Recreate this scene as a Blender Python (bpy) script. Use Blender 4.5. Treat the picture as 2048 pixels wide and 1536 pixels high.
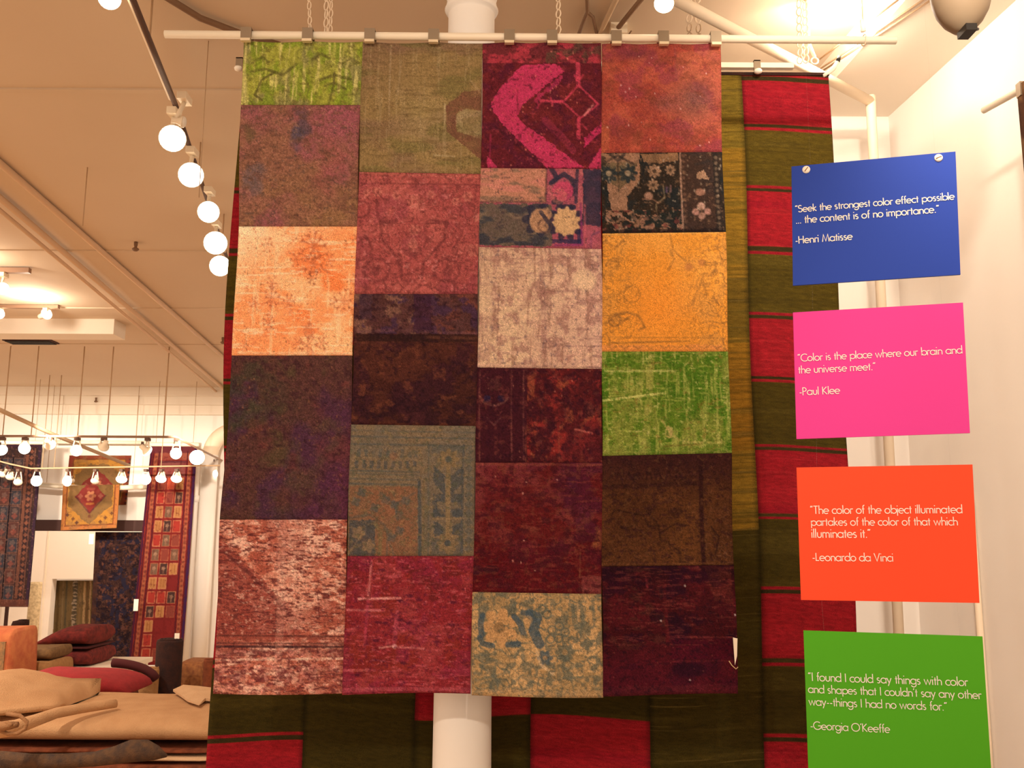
import bpy, math, random
import numpy as np
from mathutils import Vector, Matrix

# ------------------------------------------------------------------ scene, camera, light
scene = bpy.context.scene
COL = scene.collection
for o in list(bpy.data.objects):
    bpy.data.objects.remove(o, do_unlink=True)

F = 1900.0                      # focal length in pixels of a 2048 x 1536 frame
PITCH = math.radians(9.3)
ROLL = math.radians(0.3)
CAM = np.array([0.0, 0.0, 1.6])
cd = bpy.data.cameras.new('camera')
cd.sensor_width = 36.0
cd.lens = 36.0 * F / 2048.0
cd.clip_start = 0.02
cam = bpy.data.objects.new('camera', cd)
COL.objects.link(cam)
CM = Matrix.Rotation(math.pi / 2 + PITCH, 3, 'X') @ Matrix.Rotation(ROLL, 3, 'Z')
cam.matrix_world = Matrix.Translation(CAM.tolist()) @ CM.to_4x4()
scene.camera = cam

scene.view_settings.view_transform = 'Standard'
scene.view_settings.look = 'None'
scene.view_settings.gamma = 1.0
scene.view_settings.use_curve_mapping = False
scene.view_settings.exposure = 0.0

world = bpy.data.worlds.new('showroom_air')
scene.world = world
world.use_nodes = True
bg = world.node_tree.nodes['Background']
bg.inputs['Color'].default_value = (1.0, 0.77, 0.57, 1)
bg.inputs['Strength'].default_value = 1.4

WARM = (1.0, 0.84, 0.66)
def spot(name, loc, target, power, angle, blend=0.6, radius=0.05, color=WARM):
    l = bpy.data.lights.new(name, 'SPOT')
    l.energy = power; l.color = color; l.spot_size = math.radians(angle)
    l.spot_blend = blend; l.shadow_soft_size = radius
    o = bpy.data.objects.new(name, l)
    o.location = loc
    d = Vector(target) - Vector(loc)
    o.rotation_euler = d.to_track_quat('-Z', 'Y').to_euler()
    COL.objects.link(o)
    return o
def point(name, loc, power, radius=0.05, color=WARM):
    l = bpy.data.lights.new(name, 'POINT')
    l.energy = power; l.color = color; l.shadow_soft_size = radius
    o = bpy.data.objects.new(name, l); o.location = loc
    COL.objects.link(o); return o

# track spots over the photographer's head, aimed at the hanging rugs and signs
spot('spot_light', (-1.3, -1.3, 3.35), (-0.55, 2.6, 2.15), 140, 46)
spot('spot_light', (0.35, -1.5, 3.35), (0.35, 2.6, 2.25), 105, 46)
spot('spot_light', (0.75, 1.2, 3.3), (1.65, 2.4, 2.9), 130, 100)
spot('spot_light', (0.75, 0.9, 3.3), (1.75, 1.9, 1.2), 75, 80)
point('point_light', (1.12, 3.04, 3.31), 12, 0.04)
# unseen downlights added to bounce light off the floor onto the ceiling
for lx, ly in ((-4.6, 3.2), (-4.9, 5.2), (-5.6, 7.2), (-2.9, 2.2)):
    spot('spot_light', (lx, ly, 3.35), (lx, ly, 0), 330, 105)
# lamps on the far tracks, aimed at the far wall and the piles of rugs
for lx in (-6.35, -5.25, -4.43, -3.1):
    spot('spot_light', (lx, 9.0, 2.75), (lx, 12.0, 1.3), 215, 84)
spot('spot_light', (-2.4, 3.6, 3.25), (-2.4, 5.4, 0.7), 150, 75)
spot('spot_light', (-3.6, 6.6, 3.1), (-4.0, 8.6, 0.6), 200, 90)
point('point_light', (-5.0, 13.6, 2.6), 120, 0.1)
point('point_light', (-3.65, 6.1, 3.3), 9, 0.04)
point('point_light', (-3.75, 7.2, 3.33), 14, 0.04)

# ------------------------------------------------------------------ picture-ray helpers
R3 = np.array(CM)
def rays(px, py):
    px = np.asarray(px, float); py = np.asarray(py, float)
    a = (px - 1024.0) / F; b = (768.0 - py) / F
    return R3[:, 0] * a[..., None] + R3[:, 1] * b[..., None] - R3[:, 2]
def onY(px, py, Y):
    d = rays(px, py)
    t = (np.asarray(Y, float) - CAM[1]) / d[..., 1]
    return CAM + d * t[..., None]
def onZ(px, py, Z):
    d = rays(px, py)
    t = (Z - CAM[2]) / d[..., 2]
    return CAM + d * t[..., None]
def onPlane(px, py, p0, n):
    d = rays(px, py)
    t = np.dot(np.asarray(p0) - CAM, n) / (d @ np.asarray(n))
    return CAM + d * t[..., None]
def pY(px, py, Y): return onY(np.array(px), np.array(py), Y)
def pZ(px, py, Z): return onZ(np.array(px), np.array(py), Z)

# ------------------------------------------------------------------ materials
def s2l(c):
    c = np.asarray(c, float)
    return np.where(c <= 0.04045, c / 12.92, ((np.maximum(c, 0) + 0.055) / 1.055) ** 2.4)
def rgb(r, g, b): return tuple(s2l(np.array([r, g, b]) / 255.0)) + (1.0,)

def material(name, col, rough=0.8, metal=0.0, noise=None, bump=None, emit=None, spec=0.3, alpha=None):
    m = bpy.data.materials.new(name); m.use_nodes = True
    nt = m.node_tree; b = nt.nodes['Principled BSDF']
    b.inputs['Base Color'].default_value = col
    b.inputs['Roughness'].default_value = rough
    b.inputs['Metallic'].default_value = metal
    b.inputs['Specular IOR Level'].default_value = spec
    if alpha is not None: b.inputs['Alpha'].default_value = alpha
    if emit:
        b.inputs['Emission Color'].default_value = emit[:3] + (1.0,)
        b.inputs['Emission Strength'].default_value = emit[3]
    if noise or bump:
        tc = nt.nodes.new('ShaderNodeTexCoord')
    if noise:                                   # (scale, amount, second colour)
        nz = nt.nodes.new('ShaderNodeTexNoise'); nz.inputs['Scale'].default_value = noise[0]
        nz.inputs['Detail'].default_value = 6
        nt.links.new(tc.outputs['Object'], nz.inputs['Vector'])
        rp = nt.nodes.new('ShaderNodeMapRange')
        rp.inputs['From Min'].default_value = 0.35; rp.inputs['From Max'].default_value = 0.7
        rp.inputs['To Min'].default_value = 0.0; rp.inputs['To Max'].default_value = noise[1]
        nt.links.new(nz.outputs['Fac'], rp.inputs['Value'])
        mx = nt.nodes.new('ShaderNodeMix'); mx.data_type = 'RGBA'
        mx.inputs['A'].default_value = col; mx.inputs['B'].default_value = noise[2]
        nt.links.new(rp.outputs['Result'], mx.inputs['Factor'])
        nt.links.new(mx.outputs['Result'], b.inputs['Base Color'])
    if bump:                                    # (scale, strength)
        n2 = nt.nodes.new('ShaderNodeTexNoise'); n2.inputs['Scale'].default_value = bump[0]
        n2.inputs['Detail'].default_value = 4
        nt.links.new(tc.outputs['Object'], n2.inputs['Vector'])
        bp = nt.nodes.new('ShaderNodeBump'); bp.inputs['Strength'].default_value = bump[1]
        bp.inputs['Distance'].default_value = 0.01
        nt.links.new(n2.outputs['Fac'], bp.inputs['Height'])
        nt.links.new(bp.outputs['Normal'], b.inputs['Normal'])
    return m

def pile_material(name, weave=900.0, grain=0.25):
    """woven surface: the yarn colours come from the knots (colour attribute), with fine yarn grain"""
    m = bpy.data.materials.new(name); m.use_nodes = True
    nt = m.node_tree; b = nt.nodes['Principled BSDF']
    at = nt.nodes.new('ShaderNodeAttribute'); at.attribute_name = 'yarn'
    tc = nt.nodes.new('ShaderNodeTexCoord')
    nz = nt.nodes.new('ShaderNodeTexNoise'); nz.inputs['Scale'].default_value = weave
    nz.inputs['Detail'].default_value = 2
    nt.links.new(tc.outputs['Object'], nz.inputs['Vector'])
    rp = nt.nodes.new('ShaderNodeMapRange')
    rp.inputs['From Min'].default_value = 0.3; rp.inputs['From Max'].default_value = 0.7
    rp.inputs['To Min'].default_value = 1 - grain; rp.inputs['To Max'].default_value = 1 + grain
    nt.links.new(nz.outputs['Fac'], rp.inputs['Value'])
    mx = nt.nodes.new('ShaderNodeMix'); mx.data_type = 'RGBA'; mx.blend_type = 'MULTIPLY'
    mx.inputs['Factor'].default_value = 1.0
    nt.links.new(at.outputs['Color'], mx.inputs['A']); nt.links.new(rp.outputs['Result'], mx.inputs['B'])
    nt.links.new(mx.outputs['Result'], b.inputs['Base Color'])
    b.inputs['Roughness'].default_value = 0.95
    b.inputs['Specular IOR Level'].default_value = 0.1
    bp = nt.nodes.new('ShaderNodeBump'); bp.inputs['Strength'].default_value = 0.25
    bp.inputs['Distance'].default_value = 0.004
    nt.links.new(nz.outputs['Fac'], bp.inputs['Height']); nt.links.new(bp.outputs['Normal'], b.inputs['Normal'])
    return m

M = {}
M['paint'] = material('white_wall_paint', rgb(242, 236, 230), 0.85, noise=(1.5, 0.25, rgb(234, 226, 218)), bump=(14, 0.12))
M['ceiling'] = material('ceiling_paint', rgb(216, 196, 172), 0.9, noise=(0.7, 0.35, rgb(204, 182, 156)), bump=(9, 0.1))
M['soffit'] = material('soffit_paint', rgb(240, 230, 215), 0.85)
M['floor'] = material('pale_floorboards', rgb(196, 164, 128), 0.6, noise=(3, 0.6, rgb(176, 142, 106)))
M['dark_beam'] = material('dark_header_paint', rgb(70, 45, 42), 0.7)
M['white_metal'] = material('white_enamel', rgb(238, 226, 208), 0.45)
M['white_rod'] = material('white_rod_paint', rgb(244, 234, 214), 0.4)
M['pipe'] = material('painted_pipe', rgb(232, 214, 190), 0.55)
M['dark_pipe'] = material('bronze_pipe', rgb(128, 98, 74), 0.6)
M['tan_pipe'] = material('ceiling_coloured_pipe', rgb(214, 182, 150), 0.6)
M['conduit'] = material('thin_conduit', rgb(190, 160, 128), 0.6)
M['track'] = material('track_rail', rgb(150, 118, 96), 0.5)
M['clip'] = material('brushed_clip', rgb(150, 135, 115), 0.4, metal=0.6)
M['clip_lip'] = material('bright_clip_lip', rgb(235, 220, 190), 0.3, metal=0.3)
M['chain'] = material('white_chain', rgb(225, 205, 180), 0.5)
M['column'] = material('column_paint', rgb(247, 243, 238), 0.6, bump=(30, 0.05))
M['bulb'] = material('lit_bulb', rgb(255, 240, 210), 0.3, emit=(1.0, 0.86, 0.62, 9.0))
M['lamp_white'] = material('lamp_housing', rgb(240, 225, 200), 0.45)
M['lamp_dark'] = material('lamp_socket', rgb(95, 72, 62), 0.6)
M['grey_shade'] = material('grey_enamel', rgb(150, 132, 110), 0.6)
M['black_metal'] = material('black_metal', rgb(28, 24, 22), 0.5)
M['screw'] = material('white_screw', rgb(245, 240, 228), 0.35)
M['slot'] = material('screw_slot', rgb(150, 110, 70), 0.5)
M['letter'] = material('white_print', rgb(243, 236, 228), 0.6)
M['nylon'] = material('clear_nylon', rgb(245, 240, 230), 0.2, alpha=0.06)
M['pile'] = pile_material('woven_pile', 520, 0.42)
M['far_pile'] = pile_material('far_woven_pile', 300, 0.15)
M['weft'] = pile_material('kilim_weave', 520, 0.3)
M['binding'] = material('rug_backing', rgb(120, 85, 60), 0.95)
M['tag'] = material('paper_tag', rgb(250, 240, 222), 0.7)
M['string'] = material('tag_string', rgb(220, 195, 150), 0.8)
M['blue'] = material('blue_board', (0.019, 0.056, 0.39, 1), 0.55, spec=0.15)
M['pink'] = material('pink_board', (0.74, 0.052, 0.33, 1), 0.55, spec=0.15)
M['orange'] = material('orange_board', (0.88, 0.08, 0.028, 1), 0.55, spec=0.15)
M['green'] = material('green_board', (0.080, 0.40, 0.014, 1), 0.55, spec=0.15)
M['board_edge'] = material('board_edge', rgb(235, 220, 200), 0.7)
M['beige'] = material('beige_wool', rgb(203, 160, 118), 0.95, noise=(9, 0.5, rgb(180, 134, 92)), bump=(160, 0.5))
M['beige_dark'] = material('tan_wool', rgb(158, 116, 80), 0.95, noise=(11, 0.5, rgb(132, 92, 62)), bump=(160, 0.5))
M['pale_wool'] = material('pale_wool', rgb(220, 184, 146), 0.95, noise=(12, 0.4, rgb(200, 158, 118)), bump=(160, 0.5))
M['slate_wool'] = material('slate_brown_wool', rgb(98, 72, 52), 0.95, noise=(25, 0.9, rgb(60, 50, 48)), bump=(160, 0.6))
M['rust'] = material('rust_wool', rgb(135, 72, 45), 0.95, noise=(20, 0.8, rgb(90, 45, 30)), bump=(120, 0.5))
M['red_wool'] = material('red_wool', rgb(142, 34, 38), 0.95, noise=(18, 0.5, rgb(112, 26, 30)), bump=(140, 0.4))
M['dark_red'] = material('dark_red_wool', rgb(122, 42, 38), 0.95, noise=(22, 0.9, rgb(70, 26, 28)), bump=(120, 0.5))
M['maroon_edge'] = material('maroon_edge', rgb(70, 26, 28), 0.95)
M['olive_wool'] = material('olive_wool', rgb(122, 92, 58), 0.95, noise=(25, 0.8, rgb(90, 66, 44)), bump=(120, 0.5))
M['tan_roll'] = material('tan_roll_wool', rgb(165, 122, 78), 0.95, noise=(30, 0.6, rgb(138, 98, 60)), bump=(120, 0.5))
M['black_wool'] = material('black_wool', rgb(44, 26, 24), 0.95, noise=(25, 0.7, rgb(66, 34, 26)), bump=(120, 0.4))
M['orange_wool'] = material('orange_wool', rgb(188, 112, 70), 0.95, noise=(14, 0.9, rgb(166, 84, 56)), bump=(120, 0.4))
M['grey_pattern'] = material('grey_border_wool', rgb(120, 98, 72), 0.95, noise=(45, 1.0, rgb(165, 120, 80)))
M['cream_wool'] = material('cream_wool', rgb(205, 185, 150), 0.95, noise=(30, 0.9, rgb(160, 142, 112)), bump=(90, 0.4))
M['brown_box'] = material('brown_box_weave', rgb(150, 98, 58), 0.95, noise=(35, 0.9, rgb(110, 62, 40)))

# ------------------------------------------------------------------ mesh helpers
class MB:
    def __init__(s): s.v = []; s.f = []; s.n = 0; s.smooth = []
    def add(s, verts, faces, smooth=True):
        verts = np.asarray(verts, float).reshape(-1, 3)
        s.v.append(verts); b = s.n
        for f in faces: s.f.append([i + b for i in f]); s.smooth.append(smooth)
        s.n += len(verts); return s
    def box(s, a, b, rot=None, about=None):
        (x0, y0, z0), (x1, y1, z1) = a, b
        v = np.array([(x0,y0,z0),(x1,y0,z0),(x1,y1,z0),(x0,y1,z0),(x0,y0,z1),(x1,y0,z1),(x1,y1,z1),(x0,y1,z1)], float)
        if rot is not None: v = (v - about) @ np.array(rot).T + about
        return s.add(v, [(0,3,2,1),(4,5,6,7),(0,1,5,4),(1,2,6,5),(2,3,7,6),(3,0,4,7)], False)
    def hexa(s, bottom, top):
        v = np.vstack([bottom, top])
        return s.add(v, [(0,3,2,1),(4,5,6,7),(0,1,5,4),(1,2,6,5),(2,3,7,6),(3,0,4,7)], False)
    def tube(s, pts, r, n=12, closed=False, caps=True, flat=1.0):
        P = np.asarray(pts, float); k = len(P)
        r = np.full(k, r, float) if np.isscalar(r) else np.asarray(r, float)
        T = np.zeros_like(P)
        for i in range(k):
            a = P[(i - 1) % k] if (closed or i > 0) else P[i]
            b = P[(i + 1) % k] if (closed or i < k - 1) else P[i]
            d = b - a; T[i] = d / (np.linalg.norm(d) + 1e-12)
        up = np.array([0, 0, 1.0]) if abs(T[0][2]) < 0.9 else np.array([0, 1.0, 0])
        U = np.cross(T[0], up); U /= np.linalg.norm(U)
        rings = []
        for i in range(k):
            U = U - T[i] * np.dot(U, T[i]); U /= np.linalg.norm(U)
            W = np.cross(T[i], U)
            a = np.linspace(0, 2 * math.pi, n, endpoint=False)
            rings.append(P[i] + r[i] * (np.cos(a)[:, None] * U + np.sin(a)[:, None] * W * flat))
        v = np.vstack(rings); f = []
        for i in range(k if closed else k - 1):
            j = (i + 1) % k
            for q in range(n):
                w = (q + 1) % n
                f.append((i * n + q, i * n + w, j * n + w, j * n + q))
        if caps and not closed:
            f.append(tuple(range(n - 1, -1, -1))); f.append(tuple((k - 1) * n + q for q in range(n)))
        return s.add(v, f)
    def lathe(s, prof, mat=None, n=24, base=(0, 0, 0)):
        """prof: (radius, z) pairs from bottom to top"""
        a = np.linspace(0, 2 * math.pi, n, endpoint=False); rings = []
        for (r, z) in prof:
            rings.append(np.stack([np.cos(a) * max(r, 1e-5), np.sin(a) * max(r, 1e-5), np.full(n, z)], 1))
        v = np.vstack(rings)
        if mat is not None: v = v @ np.array(mat).T
        v = v + np.array(base); f = []
        for i in range(len(prof) - 1):
            for q in range(n):
                w = (q + 1) % n
                f.append((i * n + q, i * n + w, (i + 1) * n + w, (i + 1) * n + q))
        f.append(tuple(range(n - 1, -1, -1))); f.append(tuple((len(prof) - 1) * n + q for q in range(n)))
        return s.add(v, f)
    def loft(s, rings, closed_ends=True):
        k = len(rings); n = len(rings[0]); v = np.vstack(rings); f = []
        for i in range(k - 1):
            for q in range(n):
                w = (q + 1) % n
                f.append((i * n + q, i * n + w, (i + 1) * n + w, (i + 1) * n + q))
        if closed_ends:
            f.append(tuple(range(n - 1, -1, -1))); f.append(tuple((k - 1) * n + q for q in range(n)))
        return s.add(v, f)
    def build(s, name, mat, parent=None, base=None):
        V = np.vstack(s.v)
        return mesh_object(name, V, s.f, mat, parent, base, s.smooth)

def origin_of(parent):
    p = parent; off = np.zeros(3)
    while p is not None:
        off += np.array(p.location); p = p.parent
    return off

def mesh_object(name, V, faces, mat, parent=None, base=None, smooth=True, colors=None):
    V = np.asarray(V, float)
    if parent is not None: off = origin_of(parent); loc = np.zeros(3)
    else:
        if base is None:
            base = np.array([(V[:,0].min()+V[:,0].max())/2, (V[:,1].min()+V[:,1].max())/2, V[:,2].min()])
        off = np.asarray(base, float); loc = off
    W = V - off
    me = bpy.data.meshes.new(name)
    me.vertices.add(len(W)); me.vertices.foreach_set('co', W.astype(np.float32).ravel())
    if isinstance(faces, np.ndarray):
        nf = len(faces); me.loops.add(nf * 4); me.polygons.add(nf)
        me.loops.foreach_set('vertex_index', faces.astype(np.int32).ravel())
        me.polygons.foreach_set('loop_start', np.arange(nf, dtype=np.int32) * 4)
    else:
        tot = [len(f) for f in faces]; nf = len(faces)
        me.loops.add(sum(tot)); me.polygons.add(nf)
        me.loops.foreach_set('vertex_index', np.concatenate([np.array(f, dtype=np.int32) for f in faces]))
        me.polygons.foreach_set('loop_start', np.concatenate([[0], np.cumsum(tot)[:-1]]).astype(np.int32))
    sm = np.full(nf, smooth, dtype=bool) if isinstance(smooth, bool) else np.array(smooth, dtype=bool)
    me.polygons.foreach_set('use_smooth', sm)
    me.update(calc_edges=True); me.validate()
    if colors is not None:
        ca = me.color_attributes.new('yarn', 'FLOAT_COLOR', 'POINT')
        c4 = np.ones((len(W), 4), np.float32); c4[:, :3] = colors
        ca.data.foreach_set('color', c4.ravel())
    me.materials.append(mat)
    o = bpy.data.objects.new(name, me); COL.objects.link(o)
    if parent is not None: o.parent = parent
    else: o.location = loc
    return o

def thing(name, loc, label, cat, group=None):
    o = bpy.data.objects.new(name, None); o.empty_display_size = 0.05
    o.location = tuple(float(x) for x in loc); COL.objects.link(o)
    return tag(o, label, cat, group)
def tag(o, label, cat, group=None):
    o['label'] = label; o['category'] = cat
    if group: o['group'] = group
    return o
def struct(o, label=None, cat=None):
    o['kind'] = 'structure'
    if label: o['label'] = label
    if cat: o['category'] = cat
    return o
def copy_tree(o, parent=None):
    c = o.copy(); COL.objects.link(c)
    if parent is not None: c.parent = parent
    for ch in list(o.children): copy_tree(ch, c)
    return c

def cloth(name, P, colors, mat, parent=None, thick=0.006, back=np.array([0, 1.0, 0])):
    """P: (m, n, 3) front surface; closed slab with the same colours on the rim and back"""
    m, n = P.shape[:2]
    A = P.reshape(-1, 3)
    idx = np.arange(m * n).reshape(m, n)
    f = np.stack([idx[:-1, :-1], idx[1:, :-1], idx[1:, 1:], idx[:-1, 1:]], -1).reshape(-1, 4)
    ring = np.concatenate([idx[0, :-1], idx[:-1, -1], idx[-1, :0:-1], idx[:0:-1, 0]])
    B = A[ring] + back * thick
    k = len(ring); off = m * n
    j = np.arange(k); j2 = (j + 1) % k
    rim = np.stack([ring[j], ring[j2], off + j2, off + j], -1)
    # back: coarse grid sharing nothing, four corners' bilinear sheet
    ci = idx[np.ix_(np.linspace(0, m - 1, min(m, 60)).astype(int), np.linspace(0, n - 1, min(n, 60)).astype(int))]
    Bk = A[ci.ravel()] + back * thick
    o2 = off + k; bi = np.arange(ci.size).reshape(ci.shape) + o2
    bf = np.stack([bi[:-1, :-1], bi[:-1, 1:], bi[1:, 1:], bi[1:, :-1]], -1).reshape(-1, 4)
    V = np.vstack([A, B, Bk]); C = colors.reshape(-1, 3)
    Cc = np.vstack([C, C[ring] * 0.9, C[ci.ravel()]])
    return mesh_object(name, V, np.vstack([f, rim, bf]), mat, parent, None, True, Cc)

# ------------------------------------------------------------------ weaving: colours of the knots
def vnoise(x, y, seed):
    xi = np.floor(x); yi = np.floor(y); fx = x - xi; fy = y - yi
    fx = fx * fx * (3 - 2 * fx); fy = fy * fy * (3 - 2 * fy)
    xi = xi.astype(np.int64); yi = yi.astype(np.int64)
    def h(i, j):
        n = (i * 374761393 + j * 668265263 + seed * 974634541) & 0xffffffff
        n = ((n ^ (n >> 13)) * 1274126177) & 0xffffffff
        n = ((n ^ (n >> 16)) * 2246822519) & 0xffffffff
        return ((n ^ (n >> 15)) & 0xffff) / 65535.0
    return (h(xi, yi) * (1 - fx) + h(xi + 1, yi) * fx) * (1 - fy) + (h(xi, yi + 1) * (1 - fx) + h(xi + 1, yi + 1) * fx) * fy
def fbm(x, y, seed, octv=4):
    t = 0; a = 0.5; s = 0
    for k in range(octv):
        t = t + a * vnoise(x * 2 ** k, y * 2 ** k, seed + 17 * k); s += a; a *= 0.55
    return t / s
def sstep(a, b, x):
    t = np.clip((x - a) / (b - a), 0, 1); return t * t * (3 - 2 * t)

class Weave:
    """a knot grid in the units of the rug's own pattern (one unit is about 1.5 mm)"""
    def __init__(s, x0, y0, x1, y1, base, step=1.7, seed=1):
        s.nx = max(8, int((x1 - x0) / step)); s.ny = max(8, int((y1 - y0) / step))
        s.U, s.V = np.meshgrid(np.linspace(0, 1, s.nx), np.linspace(0, 1, s.ny))
        s.X = x0 + s.U * (x1 - x0); s.Y = y0 + s.V * (y1 - y0)
        s.C = np.empty(s.X.shape + (3,)); s.C[:] = np.array(base, float)
        s.seed = seed; s.box = (x0, y0, x1, y1)
    def nx_(s, sx, sy=None, octv=4):
        s.seed += 31; sy = sy or sx
        return fbm(s.X / sx + s.seed * 1.37, s.Y / sy + s.seed * 2.11, s.seed, octv)
    def mix(s, col, m):
        m = np.clip(m, 0, 1)[..., None]; s.C = s.C * (1 - m) + np.array(col, float) * m; return s
    def clouds(s, col, sx, sy=None, lo=0.45, hi=0.65, amt=1.0, octv=4, m=1.0):
        return s.mix(col, sstep(lo, hi, s.nx_(sx, sy, octv)) * amt * m)
    def grain(s, amt, sx=2.2, sy=2.2):
        g = 1 + (s.nx_(sx, sy, 2) - 0.5) * 2 * amt
        s.C = s.C * g[..., None]; return s
    def wear(s, w): return 1.0 if not w else 1 - w * sstep(0.35, 0.65, s.nx_(14, 10))
    def seg(s, x0, y0, x1, y1):
        dx, dy = x1 - x0, y1 - y0; L = dx * dx + dy * dy + 1e-9
        t = np.clip(((s.X - x0) * dx + (s.Y - y0) * dy) / L, 0, 1)
        return np.hypot(s.X - x0 - t * dx, s.Y - y0 - t * dy)
    def line(s, pts, w, col, amt=0.9, wear=0.3, soft=1.5):
        d = np.full(s.X.shape, 1e9)
        for a, b in zip(pts[:-1], pts[1:]): d = np.minimum(d, s.seg(*a, *b))
        d = d + (s.nx_(5, 5, 2) - 0.5) * 1.6
        return s.mix(col, (1 - sstep(w / 2 - soft / 2, w / 2 + soft, d)) * amt * s.wear(wear))
    def disc(s, cx, cy, r, col, amt=0.9, wear=0.2, ry=None, soft=2.0):
        ry = ry or r
        d = np.hypot((s.X - cx) / r, (s.Y - cy) / ry) * r + (s.nx_(6, 6, 2) - 0.5) * 2.5
        return s.mix(col, (1 - sstep(r - soft, r + soft, d)) * amt * s.wear(wear))
    def ring(s, cx, cy, r, w, col, amt=0.9, wear=0.3, ry=None):
        ry = ry or r
        d = np.abs(np.hypot((s.X - cx) / r, (s.Y - cy) / ry) - 1) * min(r, ry) + (s.nx_(6, 6, 2) - 0.5) * 1.5
        return s.mix(col, (1 - sstep(w / 2 - 0.7, w / 2 + 1.2, d)) * amt * s.wear(wear))
    def poly(s, pts, col, amt=1.0, wear=0.15, jitter=3.0, m=1.0):
        jx = (s.nx_(7, 7, 2) - 0.5) * 2 * jitter; jy = (s.nx_(7, 7, 2) - 0.5) * 2 * jitter
        X = s.X + jx; Y = s.Y + jy; ins = np.zeros(X.shape, bool); k = len(pts)
        for i in range(k):
            (xa, ya), (xb, yb) = pts[i], pts[(i + 1) % k]
            c = ((ya > Y) != (yb > Y)) & (X < (xb - xa) * (Y - ya) / (yb - ya + 1e-9) + xa)
            ins ^= c
        return s.mix(col, ins * amt * s.wear(wear) * m)
    def rect(s, x0, y0, x1, y1, col, amt=1.0, wear=0.1, jitter=1.0):
        return s.poly([(x0, y0), (x1, y0), (x1, y1), (x0, y1)], col, amt, wear, jitter)
    def box_in(s, x0, y0, x1, y1): return ((s.X > x0) & (s.X < x1) & (s.Y > y0) & (s.Y < y1)).astype(float)
    def petals(s, cx, cy, r, n, col, amt=0.9, core=None, a0=0.0, wear=0.2):
        dx = s.X - cx; dy = s.Y - cy; R = np.hypot(dx, dy); A = np.arctan2(dy, dx) + a0
        lim = r * (0.62 + 0.38 * np.abs(np.cos(A * n / 2)))
        s.mix(col, (1 - sstep(-1.2, 1.6, R - lim)) * amt * s.wear(wear))
        if core is not None: s.mix(core, (1 - sstep(-1, 1.5, R - r * 0.28)) * amt)
        return s
    def palmette(s, cx, cy, r, col, amt=0.6, n=9, seed=0):
        """worn flower head: a core, radiating leaves with split tips"""
        rr = random.Random(int(cx * 3 + cy * 7) + seed)
        s.disc(cx, cy, r * .22, col, amt, .4, r * .3)
        for k in range(n):
            a = 2 * math.pi * k / n + rr.uniform(-.12, .12); q = r * rr.uniform(.7, 1.1)
            x, y = cx + math.cos(a) * q * .85, cy + math.sin(a) * q * 1.1
            s.line([(cx + math.cos(a) * r * .3, cy + math.sin(a) * r * .35), (x, y)], r * .10 + 1, col, amt * .9, .5)
            s.disc(x, y, r * .14, col, amt * .8, .5)
            s.line([(x, y), (x + math.cos(a + .9) * r * .3, y + math.sin(a + .9) * r * .3)], r * .06 + 1, col, amt * .8, .5)
            s.line([(x, y), (x + math.cos(a - .9) * r * .3, y + math.sin(a - .9) * r * .3)], r * .06 + 1, col, amt * .8, .5)
        return s
    def scroll(s, col, scale, w, amt=0.7, m=1.0, sy=None):
        """winding tendrils: contour lines of a smooth field"""
        f = s.nx_(scale, sy or scale, 2); g = np.abs((f * 4) % 1 - 0.5) * 2
        return s.mix(col, (1 - sstep(w, w + 0.22, g)) * amt * m * s.wear(0.5))
    def flecks(s, col, n, r=1.4, amt=0.9):
        rr = random.Random(s.seed * 7 + 3); x0, y0, x1, y1 = s.box
        for _ in range(n):
            x = rr.uniform(x0, x1); y = rr.uniform(y0, y1)
            d = np.hypot(s.X - x, (s.Y - y) / rr.uniform(0.8, 2.0))
            s.mix(col, (1 - sstep(r * 0.6, r * 1.6, d)) * amt)
        return s
    def streaks(s, col, horizontal=True, scale=3.0, length=40.0, lo=0.6, hi=0.78, amt=0.7, m=1.0):
        f = s.nx_(length, scale, 3) if horizontal else s.nx_(scale, length, 3)
        return s.mix(col, sstep(lo, hi, f) * amt * m)
    def albedo(s, L):
        lum = (s.C @ np.array([.3, .6, .1]))[..., None] / 255.0; k = np.concatenate([np.full_like(lum, 1.02), np.full_like(lum, .985), np.clip(.80 + .34 * lum, 0, 1)], -1)
        return np.clip(s2l(np.clip(s.C * k, 0, 255) / 255.0) / np.array(L), 0.003, 0.92)
# ------------------------------------------------------------------ the room
CEIL = 3.46
WALL_Y = 12.0
RW0 = np.array([1.56, 3.72]); RWD = np.array([-0.09, 1.0])     # right wall: corner and direction
def rw(y): return RW0[0] + (y - RW0[1]) * RWD[0]

b = MB(); b.box((-9, -3, -0.1), (4, 17.5, 0)); struct(b.build('floor', M['floor']))
b = MB(); b.box((-9, -3, CEIL), (4, 17.5, CEIL + 0.12))
ceiling = struct(b.build('ceiling', M['ceiling']))
# joints of the ceiling boards, as shallow battens
for i, (py, w) in enumerate(((180, 0.035), (501, 0.02), (616, 0.03), (688, 0.03))):
    y = float(pZ(240, py, CEIL)[1]); x1 = -0.2 if py > 200 else 0.0
    b = MB(); b.box((-9, y - w / 2, CEIL - 0.008), (x1, y + w / 2, CEIL + 0.02))
    struct(b.build('trim_%d' % (i + 1), M['ceiling']))

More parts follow.
